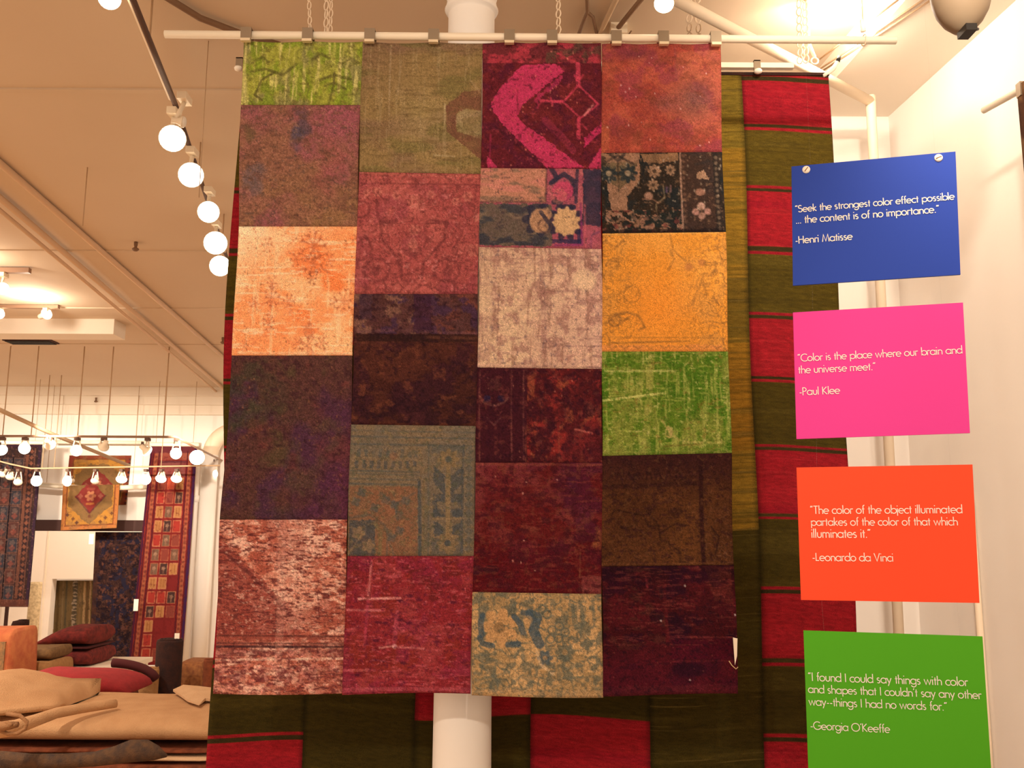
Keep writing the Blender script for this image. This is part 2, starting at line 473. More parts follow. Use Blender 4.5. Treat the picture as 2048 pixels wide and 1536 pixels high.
# right wall with a dropped soffit along its top
def wall_strip(name, xoff, thick, y0, y1, z0, z1, mat):
    a = np.array([[rw(y0) + xoff, y0], [rw(y0) + xoff + thick, y0], [rw(y1) + xoff + thick, y1], [rw(y1) + xoff, y1]])
    bt = np.column_stack([a, np.full(4, z0)]); tp = np.column_stack([a, np.full(4, z1)])
    m = MB(); m.hexa(bt, tp); return m.build(name, mat)
struct(wall_strip('wall_right', 0, 0.15, -3, 3.9, 0, CEIL, M['paint']))
struct(wall_strip('trim_5', -0.36, 0.36, -3, 3.72, 3.345, CEIL, M['soffit']))
b = MB(); b.box((0.62, 3.72, 0), (1.75, 3.9, CEIL)); struct(b.build('wall_middle', M['paint']))

# far wall with the wide opening under a dark header
ox0 = float(pY(14, 1100, WALL_Y)[0]); ox1 = float(pY(284, 1100, WALL_Y)[0])
oz = float(pY(150, 1062, WALL_Y)[2]); hz = float(pY(150, 1040, WALL_Y)[2])
b = MB()
b.box((-9, WALL_Y, 0), (ox0, WALL_Y + 0.2, CEIL)); b.box((ox1, WALL_Y, 0), (0.8, WALL_Y + 0.2, CEIL))
b.box((ox0, WALL_Y, oz), (ox1, WALL_Y + 0.2, CEIL))
struct(b.build('wall_back', M['paint']))
b = MB(); b.box((ox0 - 0.1, WALL_Y - 0.05, oz), (ox1 + 0.1, WALL_Y + 0.22, hz)); struct(b.build('trim_6', M['dark_beam']))
# cornice of three stepped mouldings
b = MB()
z1 = float(pY(200, 830, WALL_Y)[2]); z2 = float(pY(200, 812, WALL_Y)[2]); z3 = float(pY(200, 796, WALL_Y)[2])
b.box((-9, WALL_Y - 0.10, z1), (0.8, WALL_Y, z2)); b.box((-9, WALL_Y - 0.16, z2), (0.8, WALL_Y, z3)); b.box((-9, WALL_Y - 0.26, z3), (0.8, WALL_Y, CEIL))
struct(b.build('trim_7', M['soffit']))
# the small room beyond: white wall with a low doorway, dark behind
RY = 14.6
dx0 = float(pY(101, 1200, RY)[0]); dx1 = float(pY(192, 1200, RY)[0]); dz = float(pY(140, 1158, RY)[2])
b = MB(); b.box((-9, RY, 0), (dx0, RY + 0.15, CEIL)); b.box((dx1, RY, 0), (-3, RY + 0.15, CEIL)); b.box((dx0, RY, dz), (dx1, RY + 0.15, CEIL))
struct(b.build('wall_beyond', M['paint']))
b = MB(); b.box((-9, 17.2, 0), (-3, 17.35, CEIL)); struct(b.build('wall_rear', M['paint']))
b = MB(); xx = float(pY(95, 1100, RY)[0]); b.box((xx - 0.012, RY - 0.01, 0), (xx + 0.012, RY, CEIL)); struct(b.build('trim_8', M['soffit']))
xx = float(pY(12, 1250, WALL_Y)[0]); zt = float(pY(12, 1213, WALL_Y - .1)[2]); b = MB(); b.box((xx - 0.02, WALL_Y - 0.02, 0), (xx + 0.02, WALL_Y, zt)); struct(b.build('trim_9', M['dark_beam']))

# ------------------------------------------------------------------ the patchwork rug
RUG_Y = 2.6
L_RUG = (1.12, 0.78, 0.53)
CT = [486, 725, 966, 1203, 1440]; CB = [427, 685, 942, 1205, 1476]; YT, YB = 84.0, 1387.0
def colx(k, y):
    t = (y - YT) / (YB - YT); return CT[k] * (1 - t) + CB[k] * t
top_mid = pY(960, 84, RUG_Y)
rug = thing('patchwork_rug', (0.0, RUG_Y, float(pY(960, 1387, RUG_Y)[2])),
            'large patchwork rug of overdyed vintage rug pieces hanging from a white rod', 'rug')
clip_px = [495, 617, 741, 868, 1019, 1104, 1232, 1326, 1430]
def rug_surface(k, ya, yb, w):
    """pattern square to hanging cloth: gentle billows, sag between clips, pillowed seams"""
    U, V = w.U, w.V
    yl = ya[0] * (1 - V) + yb[0] * V; yr = ya[1] * (1 - V) + yb[1] * V
    py = yl * (1 - U) + yr * U
    t = (py - YT) / (YB - YT)
    xl = CT[k] * (1 - t) + CB[k] * t; xr = CT[k + 1] * (1 - t) + CB[k + 1] * t
    px = xl * (1 - U) + xr * U
    d = np.min(np.abs(px[..., None] - np.array(clip_px)), -1)
    py = py + np.clip(1 - t * 30, 0, 1) * 3.0 * np.sin(np.clip(d / 62, 0, 1) * math.pi / 2)
    py = py + sstep(0.95, 1.0, t) * (3.5 * np.sin((px - 400) / 95.0) + 2.5)
    if k == 0: px = px + (1 - U) ** 3 * np.interp(py, [80, 210, 450, 711, 900, 1039, 1390], [0, 2, 7, 7, 2, -2, 0])
    px = px + 2.0 * np.sin(py / 130.0 + k) * (0 if k == 0 else 1 if k in (0, 3) else 0.6) * np.minimum(1, np.minimum(U, 1 - U) * 20 + 0.3)
    px = px + 1.5 * np.sin(py / 61.0 + 2 * k)
    P = onY(px, py, RUG_Y)
    e = np.minimum(np.minimum(U, 1 - U) * w.nx, np.minimum(V, 1 - V) * w.ny)
    wave = 0.012 * t * np.sin(px / 105.0 + 0.8) + 0.006 * np.sin(px / 47.0 + py / 260.0) * t + 0.004 * np.sin(py / 80.0)
    curl = 0.03 * sstep(0.93, 1.0, t) * (0.5 + 0.5 * np.sin(px / 120.0))
    dep = wave - curl + 0.0035 * (1 - sstep(0, 3.0, e))
    dirs = P - CAM
    return P + dirs * (dep / dirs[..., 1])[..., None]

def patch(k, ya, yb, label, paint):
    if not hasattr(ya, '__len__'): ya = (ya, ya)
    if not hasattr(yb, '__len__'): yb = (yb, yb)
    y0, y1 = sum(ya) / 2, sum(yb) / 2
    ym = (y0 + y1) / 2
    w = Weave(colx(k, ym), y0, colx(k + 1, ym), y1, (128, 100, 80), 1.7, seed=k * 10 + int(y0) % 97)
    paint(w)
    o = cloth('patch', rug_surface(k, ya, yb, w), w.albedo(L_RUG), M['pile'], rug, 0.005)
    o['label'] = label

def p_green_top(w):
    w.clouds((172, 150, 55), 40, 60, .4, .6, .9).clouds((112, 128, 28), 26, 34, .45, .6, .75).streaks((205, 172, 88), False, 6, 40, .58, .74, .75)
    w.C[:] = w.C * .55 + np.array((142, 138, 38)) * .45
    w.streaks((206, 176, 92), False, 7, 70, .56, .72, .8)
    w.clouds((108, 88, 40), 9, 7, .62, .74, .6)
    k = (84, 70, 34)
    for x, y in ((520, 118), (640, 110), (700, 120)):
        w.line([(x - 18, y + 8), (x, y - 4), (x + 16, y + 6)], 4, k, .6)
    w.line([(500, 143), (530, 138), (565, 150), (590, 128)], 5, k, .7).line([(545, 146), (522, 160), (510, 190), (525, 200)], 4, k, .7)
    w.line([(660, 208), (668, 165), (668, 145)], 4, k, .7).line([(640, 160), (668, 150), (700, 158)], 5, k, .7).line([(650, 172), (668, 165), (692, 178)], 4, k, .6)
    w.line([(600, 140), (620, 175), (610, 205)], 3, k, .4).line([(690, 190), (725, 188)], 3, k, .5)
    w.scroll((98, 92, 32), 46, .06, .35).grain(.22)
def p_mauve(w):
    w.C[:] = (140, 86, 62); w.clouds((148, 76, 76), 120, 90, .42, .6, .7)
    w.mix((150, 70, 78), np.clip((w.U - .35) * 1.5, 0, 1) * np.clip(.5 - w.V, 0, 1) * 1.4)
    w.mix((140, 98, 54), np.clip(w.V - .45, 0, 1) * 1.2 * sstep(.35, .65, w.nx_(60)))
    n = w.nx_(24)
    def stain(cx, cy, rx, ry, col, amt):
        d = np.hypot((w.X - cx) / rx, (w.Y - cy) / ry) + (n - .5) * 1.3; w.mix(col, (1 - sstep(.35, 1.0, d)) * amt)
    stain(604, 250, 26, 34, (84, 62, 68), .75); stain(594, 278, 18, 34, (82, 64, 72), .75); stain(505, 362, 34, 44, (104, 80, 78), .7); stain(496, 262, 18, 24, (98, 76, 48), .7); stain(660, 330, 40, 60, (152, 76, 66), .5)
    w.clouds((112, 66, 52), 16, 11, .52, .68, .6).clouds((88, 62, 54), 8, 5, .62, .74, .55).scroll((108, 68, 48), 30, .06, .4).clouds((160, 106, 74), 7, 4, .62, .74, .45).grain(.24)
def p_orange(w):
    w.C[:] = (252, 146, 80); w.clouds((255, 190, 122), 60, 60, .46, .64, .6)
    w.mix((255, 214, 152), np.clip(.72 - w.V * 1.2 - w.U * .75, 0, 1) * 1.3)
    w.clouds((250, 120, 56), 60, 30, .46, .64, .85, m=np.clip(w.U * 1.6 - .2, 0, 1))
    w.streaks((255, 206, 144), True, 4, 40, .6, .72, .6).streaks((255, 200, 134), False, 8, 70, .62, .74, .45)
    k = (178, 88, 52)
    w.palmette(622, 492, 26, k, .6, 9).palmette(622, 528, 20, k, .6, 7).palmette(622, 556, 12, (150, 80, 50), .6, 6)
    for q in (-1, 1):
        w.palmette(622 + q * 34, 520, 12, k, .55, 6).line([(622, 545), (622 + q * 18, 536), (622 + q * 34, 545)], 4, k, .5, .4).line([(622, 520), (622 + q * 30, 505)], 3, k, .45, .5)
    w.palmette(540, 566, 11, k, .5, 6).palmette(541, 596, 17, k, .5, 8).palmette(505, 605, 10, k, .45, 6).palmette(578, 602, 12, k, .5, 6).palmette(538, 645, 14, k, .5, 7).line([(541, 560), (541, 660)], 3, k, .4, .5).line([(500, 612), (541, 604), (590, 610)], 3, k, .4, .5)
    w.palmette(690, 602, 19, k, .5, 8).palmette(712, 560, 11, k, .45, 6).palmette(668, 604, 9, k, .4, 5).palmette(714, 620, 12, k, .45, 6)
    w.poly([(622, 640), (634, 664), (622, 684), (608, 664)], k, .5, .4, 3).palmette(622, 690, 17, k, .55, 7).palmette(600, 688, 12, k, .45, 6).palmette(648, 686, 12, k, .45, 6).palmette(526, 490, 13, k, .4, 6).palmette(708, 475, 10, k, .5, 5).palmette(490, 690, 11, k, .35, 6)
    w.clouds((200, 104, 60), 6, 5, .64, .76, .5).clouds((255, 206, 150), 7, 5, .66, .76, .4).flecks((120, 70, 40), 20, 1.4, .5).grain(.1)
    w.line([(478, 706), (718, 707)], 5, (255, 190, 130), .6, .5)
def p_plum(w):
    w.C[:] = (86, 48, 42); w.clouds((74, 38, 58), 70, 90, .44, .62, .8).clouds((82, 62, 40), 60, 70, .52, .7, .7).clouds((112, 50, 42), 50, 40, .56, .74, .6)
    w.mix((92, 38, 60), np.clip(w.V - .1, 0, 1) * np.clip(w.U - .45, 0, 1) * 1.6)
    w.clouds((62, 56, 40), 80, 50, .5, .7, .7, m=np.clip(1 - w.U * 1.3, 0, 1)).clouds((58, 26, 34), 10, 8, .55, .7, .5).clouds((110, 66, 48), 6, 5, .64, .76, .5).flecks((168, 96, 84), 16, 1.0, .5).flecks((120, 72, 44), 60, 1.5, .5).grain(.28)
def p_salmon(w):
    w.C[:] = (206, 122, 88); w.clouds((232, 168, 128), 26, 26, .44, .62, .8)
    w.streaks((230, 168, 126), True, 3.5, 24, .54, .70, .65).clouds((168, 76, 54), 18, 9, .46, .6, .8)
    w.poly([(425, 1085), (445, 1085), (600, 1235), (600, 1280), (425, 1280)], (146, 62, 50), .9, .25, 5)
    w.poly([(500, 1090), (570, 1050), (570, 1130), (520, 1140)], (182, 84, 58), .5, .5, 8)
    w.line([(430, 1090), (500, 1150), (590, 1238)], 6, (84, 34, 36), .6, .4)
    w.clouds((150, 66, 50), 70, 60, .5, .64, .6).mix((238, 178, 134), np.exp(-((w.X - 590) / 34) ** 2) * (w.Y < 1260) * .35).mix((140, 58, 46), np.clip((1240 - w.Y) / 200, 0, 1) * 0 + sstep(560, 440, w.X) * sstep(1110, 1200, w.Y) * (w.Y < 1275) * .5)
    w.streaks((104, 44, 40), True, 3, 14, .58, .68, .85).streaks((92, 36, 38), True, 3, 8, .62, .72, .6).clouds((236, 178, 136), 7, 4, .64, .76, .55)
    w.rect(425, 1268, 700, 1296, (156, 72, 54), .7, .5, 2).line([(425, 1271), (700, 1273)], 3, (80, 36, 34), .8, .4).line([(425, 1293), (700, 1294)], 4, (52, 26, 32), .85, .3).line([(425, 1286), (700, 1288)], 2.5, (62, 30, 34), .6, .4)
    w.rect(425, 1298, 700, 1312, (98, 48, 48), .6, .6, 2).line([(425, 1320), (700, 1317)], 4, (236, 184, 140), .85, .5).line([(560, 1040), (560, 1385)], 16, (236, 176, 136), .22, .3)
    for x in range(440, 690, 46): w.petals(x, 1348, 15, 4, (112, 50, 50), .5, None, .7, .6)
    w.clouds((214, 128, 100), 12, 8, .54, .66, .6, m=(w.Y > 1300)).clouds((110, 46, 44), 10, 6, .56, .66, .7, m=(w.Y > 1300)).grain(.22)
def p_olive(w):
    w.C[:] = (140, 104, 60); w.clouds((122, 84, 62), 120, 60, .44, .62, .6).mix((160, 128, 74), np.exp(-((w.X - 850) / 60) ** 2 - ((w.Y - 240) / 70) ** 2) * .55)
    w.mix((116, 74, 60), np.clip(.45 - w.V, 0, 1) * np.clip(.45 - w.U, 0, 1) * 3)
    w.clouds((112, 92, 48), 80, 30, .5, .66, .6).streaks((164, 130, 84), False, 3, 80, .62, .74, .4).streaks((112, 82, 48), True, 4, 50, .6, .72, .5)
    k = (112, 64, 48)
    w.poly([(893, 210), (930, 182), (968, 178), (968, 222), (935, 216), (914, 226), (914, 262), (968, 278), (968, 322), (930, 290), (893, 262)], k, .8, .3, 2)
    w.poly([(914, 226), (935, 216), (968, 222), (968, 270), (930, 266), (914, 258)], (162, 134, 88), .5, .4, 3)
    w.poly([(926, 236), (968, 228), (968, 264), (926, 258)], (126, 96, 56), .6, .3, 3).line([(890, 208), (890, 258)], 2, (184, 150, 100), .7)
    w.line([(778, 88), (779, 230)], 2.5, (176, 140, 96), .6).line([(800, 120), (796, 190)], 2, (176, 142, 96), .5).line([(780, 210), (758, 290)], 16, (118, 82, 50), .4, .4).line([(940, 160), (966, 190)], 3, (176, 136, 92), .4).line([(870, 310), (910, 312)], 2.5, (180, 148, 100), .6)
    w.clouds((104, 74, 44), 7, 5, .64, .76, .4).grain(.17)
def p_rose(w):
    w.C[:] = (160, 70, 62); w.clouds((180, 86, 72), 50, 40, .44, .62, .7).clouds((140, 58, 62), 60, 60, .5, .68, .6)
    k = (116, 50, 48)
    w.rect(718, 345, 966, 368, (172, 78, 66), .7, .3).line([(718, 368), (966, 368)], 2.5, k, .7).line([(718, 348), (966, 352)], 3, (196, 108, 78), .4)
    for i, x in enumerate(range(735, 966, 38)):
        w.line([(x - 15, 362), (x, 352), (x + 15, 362)], 3, (136, 64, 56), .55, .4)
    for cx, cy, r in ((828, 404, 15), (934, 392, 11), (910, 402, 9), (752, 385, 10), (790, 392, 9), (860, 388, 9), (955, 434, 9), (830, 460, 12), (950, 500, 14), (730, 388, 8)):
        w.petals(cx, cy, r, 6, (198, 112, 86), .65, (150, 66, 58))
    for q in (-1, 1):
        c = 828
        w.line([(c + q * 66, 445), (c + q * 62, 480), (c + q * 44, 500), (c + q * 22, 525), (c + q * 20, 555)], 5, k, .8, .3)
        w.line([(c + q * 66, 445), (c + q * 36, 443)], 8, k, .8, .3).ring(c + q * 70, 540, 26, 5, k, .75, .35, 22).disc(c + q * 72, 542, 11, k, .7, .35)
        w.line([(c + q * 96, 470), (c + q * 80, 500), (c + q * 100, 520)], 4, k, .7, .35).ring(c + q * 106, 420, 16, 4, k, .7, .35)
        w.line([(c + q * 18, 500), (c + q * 6, 488)], 5, k, .6)
    w.disc(828, 505, 17, k, .75, .35, 9).disc(828, 488, 8, (196, 110, 84), .6, .2, 12).line([(722, 574), (780, 560), (828, 545), (880, 560), (966, 572)], 4, k, .4, .4)
    w.scroll((112, 48, 46), 24, .12, .65).scroll((196, 104, 84), 19, .06, .35).clouds(k, 8, 7, .6, .7, .55).clouds((206, 116, 98), 8, 6, .66, .76, .5).grain(.17)
def p_umber(w):
    w.C[:] = (66, 30, 25); w.clouds((84, 40, 30), 60, 30, .46, .64, .7).clouds((54, 22, 32), 40, 40, .5, .66, .6)
    w.rect(700, 586, 970, 668, (90, 52, 50), .8, .3, 3); m = (w.Y < 668)
    w.clouds((126, 80, 62), 34, 26, .5, .62, .8, m=m * (w.X < 830)).clouds((112, 56, 44), 24, 22, .5, .64, .8, m=m * (w.X > 860)).clouds((66, 38, 58), 20, 20, .55, .66, .8, m=m)
    w.rect(826, 588, 862, 664, (62, 30, 46), .85, .2, 4).rect(716, 588, 742, 640, (66, 40, 52), .7, .3, 4)
    w.line([(716, 664), (800, 660), (960, 668)], 5, (112, 66, 66), .55, .4).rect(710, 668, 960, 684, (44, 24, 22), .7, .3, 2).line([(850, 674), (960, 676)], 5, (110, 60, 42), .5, .4)
    w.clouds((46, 20, 26), 30, 14, .5, .62, .7, m=(w.Y > 790)).clouds((108, 54, 36), 18, 14, .6, .72, .6, m=(w.Y > 684)).clouds((40, 18, 26), 9, 7, .58, .7, .5).grain(.26)
def p_slate(w):
    w.C[:] = (114, 91, 70); w.clouds((126, 95, 66), 50, 40, .46, .62, .7)
    k = (80, 76, 70); d = (68, 66, 68)
    for y, a in ((862, .5), (874, .7), (889, .7), (942, .8), (948, .5), (958, .6), (968, .8)): w.line([(700, y), (950 if y < 900 else 838, y + 2)], 3, k, a, .4)
    w.rect(700, 973, 836, 1112, (128, 80, 54), .85, .2, 3); w.clouds((142, 84, 56), 30, 30, .5, .64, .5, m=w.box_in(700, 973, 836, 1112))
    for i in range(9):
        x = 712 + i * 14.5
        w.rect(x, 898 + (i % 3) * 2, x + 7, 915, k, .7, .4, 2).rect(x - 3, 922, x + 4, 938, d, .7, .4, 2)
    w.disc(786, 912, 8, (132, 84, 58), .6)
    w.line([(838, 960), (842, 1112)], 6, d, .8, .3).line([(856, 890), (858, 1112)], 3, k, .6).line([(926, 890), (924, 1112)], 4, d, .6).line([(848, 960), (846, 1112)], 4, (120, 88, 58), .6)
    w.rect(862, 890, 926, 905, k, .6, .4, 3).petals(896, 918, 22, 8, (128, 96, 62), .85, k).poly([(866, 930), (890, 952), (890, 990), (868, 968)], d, .75).poly([(926, 930), (902, 952), (902, 990), (924, 968)], d, .75)
    w.rect(892, 935, 900, 1085, (138, 104, 66), .8, .2, 1)
    for q in (-1, 1):
        x0, x1 = (866, 890) if q < 0 else (902, 924)
        w.rect(x0, 988, x1, 1004, d, .8, .3, 2).rect(x0, 1018, x1, 1034, d, .8, .3, 2).rect(min(x0, x0 + 8) if q < 0 else x1 - 8, 1000, (x0 + 8) if q < 0 else x1, 1024, d, .7, .3, 2)
        w.poly([(896 + q * 28, 1042), (896 + q * 8, 1052), (896 + q * 8, 1066), (896 + q * 26, 1075)], d, .8)
    w.line([(866, 1038), (926, 1036)], 3, (150, 112, 72), .6).rect(864, 1076, 928, 1112, d, .55, .4, 2).petals(896, 1086, 22, 8, (132, 98, 64), .85, d)
    w.rect(700, 1040, 752, 1112, d, .8, .2, 2).petals(718, 1066, 14, 5, (142, 104, 70), .8).petals(738, 1092, 14, 5, (142, 104, 70), .8).line([(700, 1108), (724, 1070)], 3, (150, 112, 76), .6)
    w.line([(752, 1050), (762, 1062), (762, 1112)], 7, (120, 96, 62), .8).line([(776, 1058), (776, 1112)], 3, k, .6).line([(700, 1036), (740, 1030), (770, 1050), (790, 1112)], 4, k, .5, .4)
    for x, y in ((790, 1010), (772, 1000), (812, 1002), (798, 1030), (750, 1016), (785, 1075), (800, 1062), (724, 985), (712, 1004)): w.petals(x, y, 10, 4, k, .75, None, .5, .4)
    w.line([(760, 985), (790, 1010), (830, 985)], 3, k, .6).line([(790, 1010), (796, 1040)], 3, k, .6)
    for y in range(900, 1112, 18): w.petals(938, y, 8, 4, k, .6).petals(850, y + 60, 5, 4, (98, 82, 56), .5)
    w.clouds((84, 78, 58), 7, 6, .58, .7, .5).clouds((140, 104, 62), 9, 7, .62, .74, .4).grain(.18)
def p_crimson(w):
    w.C[:] = (134, 37, 40); w.clouds((154, 58, 54), 50, 40, .46, .62, .7).clouds((126, 38, 30), 46, 40, .48, .64, .7).clouds((128, 34, 58), 40, 30, .5, .64, .5).clouds((106, 30, 34), 14, 8, .54, .68, .6)
    w.line([(738, 1122), (735, 1196)], 3.5, (220, 124, 108), .65, .3).line([(716, 1198), (800, 1196)], 4, (232, 150, 124), .85, .25).line([(694, 1220), (760, 1221)], 4, (218, 124, 110), .7, .3).line([(735, 1200), (733, 1300)], 5, (178, 66, 84), .45)
    w.line([(763, 1296), (790, 1292)], 3, (232, 160, 128), .8).disc(793, 1293, 4, (240, 186, 146), .9, 0).line([(796, 1294), (850, 1297)], 3, (222, 128, 112), .6, .4).line([(690, 1340), (742, 1341)], 4, (212, 112, 100), .45, .4).line([(795, 1225), (792, 1290)], 8, (176, 70, 84), .5)
    for x, y in ((757, 1245), (772, 1246), (818, 1192), (800, 1202), (838, 1200), (754, 1281), (876, 1284), (756, 1320), (770, 1322), (812, 1326), (720, 1350), (905, 1205), (760, 1140), (802, 1240), (820, 1246), (906, 1250)):
        w.disc(x, y, 6, (76, 22, 40), .8, .3, 3.2).line([(x - 8, y - 2), (x + 8, y + 2)], 2, (88, 28, 40), .6)
    w.clouds((92, 30, 28), 22, 12, .6, .72, .6, m=(w.Y < 1200)).streaks((192, 84, 84), True, 3, 14, .62, .72, .5).clouds((96, 26, 44), 7, 5, .62, .72, .6).clouds((208, 104, 96), 6, 5, .7, .8, .5)
    w.line([(690, 1378), (945, 1380)], 8, (190, 88, 88), .45, .5).grain(.2)
def p_magenta(w):
    w.C[:] = (94, 28, 34); w.clouds((112, 36, 36), 30, 26, .46, .64, .7).clouds((78, 24, 44), 20, 20, .5, .66, .5)
    w.rect(960, 85, 1210, 125, (110, 40, 42), .9, .1, 2); m = (w.Y < 126)
    w.clouds((176, 52, 60), 30, 20, .5, .62, .8, m=m).clouds((86, 58, 44), 24, 18, .52, .64, .8, m=m * (w.X > 1090))
    P = (190, 50, 80)
    w.poly([(1044, 130), (1112, 128), (1128, 142), (1060, 196), (1042, 214), (1034, 230), (1048, 248), (1144, 316), (1170, 334), (1096, 336), (1000, 244), (984, 220), (982, 204), (1000, 176), (1020, 154)], P, .95, .08, 3)
    w.poly([(1066, 198), (1110, 160), (1128, 148), (1120, 165), (1088, 190), (1082, 200), (1074, 212)], (188, 48, 84), .65, .4, 4)
    w.line([(1034, 180), (1035, 225)], 2, (122, 36, 48), .7).line([(1044, 226), (1058, 250), (1070, 246), (1104, 276), (1150, 320)], 5, (96, 30, 40), .7, .3).line([(1090, 240), (1130, 280), (1146, 300)], 13, (158, 48, 70), .6, .4)
    w.poly([(1203, 260), (1170, 296), (1168, 276), (1203, 245)], (204, 48, 88), .8, .2, 3).poly([(1203, 292), (1176, 336), (1203, 336)], P, .9, .1, 2).line([(1203, 276), (1170, 314), (1150, 318)], 5, (104, 32, 42), .7)
    k = (206, 62, 78)
    w.line([(1156, 128), (1156, 168)], 8, k, .85, .2).line([(1148, 150), (1156, 166), (1165, 150)], 3, k, .6).line([(1156, 170), (1126, 204), (1160, 236), (1196, 208), (1156, 170)], 3, k, .8, .3).line([(1082, 202), (1124, 203)], 5, k, .8, .2).line([(1100, 196), (1104, 210)], 3, k, .6)
    w.line([(1157, 238), (1157, 276)], 7, k, .85, .2).line([(1164, 248), (1174, 258)], 3, k, .6).line([(1082, 202), (1074, 216)], 3, k, .5)
    w.line([(1168, 230), (1185, 210)], 4, (228, 132, 112), .7, .3).poly([(978, 312), (998, 336), (978, 336)], P, .9, .1, 2).line([(982, 270), (982, 330)], 2.5, (182, 46, 78), .5, .5).line([(986, 250), (1090, 336)], 4, (62, 22, 34), .55, .4)
    w.flecks((232, 150, 120), 34, 1.0, .6).flecks((196, 84, 64), 70, 1.1, .5).clouds((62, 20, 30), 6, 5, .62, .72, .5).clouds((170, 60, 64), 8, 7, .66, .76, .45).grain(.18)
def p_navy(w):
    w.C[:] = (158, 72, 78); w.clouds((176, 94, 82), 40, 30, .46, .62, .6)
    n = (46, 40, 56)
    w.rect(960, 336, 1094, 406, (182, 116, 82), .95, .05, 1); m = w.box_in(960, 336, 1092, 404)
    w.clouds((196, 112, 90), 60, 16, .46, .62, .7, m=m).clouds((126, 92, 70), 40, 14, .54, .66, .8, m=m).line([(1094, 338), (1094, 404), (964, 405)], 3, (84, 50, 50), .7)
    w.rect(960, 408, 1106, 492, (94, 76, 62), .95, .05, 3); m = w.box_in(960, 408, 1100, 492)
    w.clouds((126, 96, 72), 40, 16, .48, .62, .7, m=m).clouds((58, 54, 60), 36, 16, .5, .62, .8, m=m).clouds((52, 48, 56), 30, 10, .45, .58, .8, m=m * (w.Y > 470))
    w.rect(1168, 338, 1204, 450, n, .9, .15, 3).line([(1156, 340), (1154, 404)], 6, n, .8, .2)
    for p in ([(1104, 338), (1116, 356), (1104, 366)], [(1116, 356), (1130, 348), (1150, 362)], [(1110, 404), (1124, 402), (1146, 388), (1148, 370)], [(1124, 404), (1118, 416), (1134, 412), (1150, 414)]): w.line(p, 9, n, .9, .15)
    w.disc(1128, 382, 21, (196, 62, 86), .85, .2, 20).disc(1120, 392, 16, (196, 112, 84), .5, .4).petals(1134, 444, 38, 10, n, .9).disc(1134, 443, 24, (200, 146, 92), .95, .05, 26).petals(1134, 442, 30, 10, (200, 146, 92), .95, None, .2, .05)
    w.rect(1106, 478, 1164, 486, (44, 38, 66), .85, .2, 2).rect(1156, 456, 1164, 486, (44, 38, 66), .85, .2, 2)
    w.petals(1080, 440, 34, 7, n, .9, None, .4).disc(1082, 442, 20, (188, 128, 82), .9, .1, 24).disc(1094, 428, 12, (192, 130, 84), .85).line([(1084, 424), (1096, 440), (1104, 452)], 7, n, .85).line([(1050, 418), (1068, 412), (1096, 410)], 6, n, .8)
    w.ring(1092, 452, 13, 4, (92, 60, 54), .6)
    w.line([(1164, 406), (1166, 488), (1112, 490)], 3, (128, 44, 88), .8, .2).line([(1172, 410), (1172, 492)], 4, (184, 82, 84), .7, .2).line([(1183, 500), (1184, 470), (1200, 462)], 3, (96, 54, 96), .7).rect(1176, 452, 1204, 498, (172, 80, 86), .55, .3, 2)
    w.clouds((60, 44, 52), 6, 6, .66, .76, .5).grain(.18)
def p_sand(w):
    w.C[:] = (200, 148, 106); w.clouds((214, 166, 116), 60, 50, .44, .62, .7).mix((204, 142, 116), np.clip(w.U - .3, 0, 1) * .7)
    w.streaks((150, 100, 76), False, 7, 60, .56, .72, .65).streaks((146, 98, 82), True, 5, 34, .6, .72, .5).clouds((152, 98, 80), 16, 20, .54, .7, .6)
    w.line([(1140, 560), (1060, 600), (1010, 640)], 12, (140, 88, 72), .3, .6).line([(1080, 520), (1090, 730)], 10, (134, 84, 74), .4, .6).disc(1168, 558, 24, (224, 174, 122), .85, .1, 22, 6).rect(960, 500, 984, 735, (206, 158, 110), .5, .4, 4)
    w.clouds((108, 78, 78), 5, 9, .66, .76, .55).clouds((222, 170, 122), 9, 8, .62, .72, .6).line([(958, 732), (1196, 740)], 6, (220, 160, 120), .6, .4).grain(.15)
def p_maroon(w):
    w.C[:] = (82, 24, 26); w.rect(940, 735, 1054, 926, (60, 20, 28), .95, .1, 2)
    m = (w.X > 1054)
    w.clouds((138, 40, 34), 34, 34, .48, .62, .85, m=m).clouds((142, 68, 42), 20, 30, .58, .7, .7, m=m).clouds((60, 18, 26), 16, 16, .52, .64, .8, m=m).scroll((56, 22, 28), 26, .1, .5, m=m)
    w.poly([(1130, 880), (1150, 850), (1203, 838), (1203, 926), (1120, 926)], (86, 26, 30), .6, .3, 4)
    for x in (958, 1022, 1046): w.line([(x, 742), (x + 2, 920)], 2.2, (142, 76, 62), .55, .5)
    for x in (1052, 1118): w.line([(x, 860), (x, 926)], 2, (162, 84, 58), .5, .5)
    for q in (-1, 1): w.line([(988, 812), (988 + q * 20, 806), (988 + q * 28, 796)], 4, (126, 74, 62), .6).line([(988, 850), (988 + q * 14, 836)], 3, (118, 66, 60), .5).disc(988 + q * 14, 798, 7, (36, 26, 52), .8)
    w.petals(988, 770, 14, 6, (96, 52, 44), .5).disc(1178, 820, 13, (48, 16, 24), .8).line([(1150, 858), (1184, 866)], 3, (190, 100, 80), .6, .4)
    w.clouds((112, 50, 42), 10, 10, .62, .72, .5).flecks((196, 120, 90), 26, 1.0, .5).clouds((44, 14, 26), 7, 7, .58, .7, .5).grain(.24)
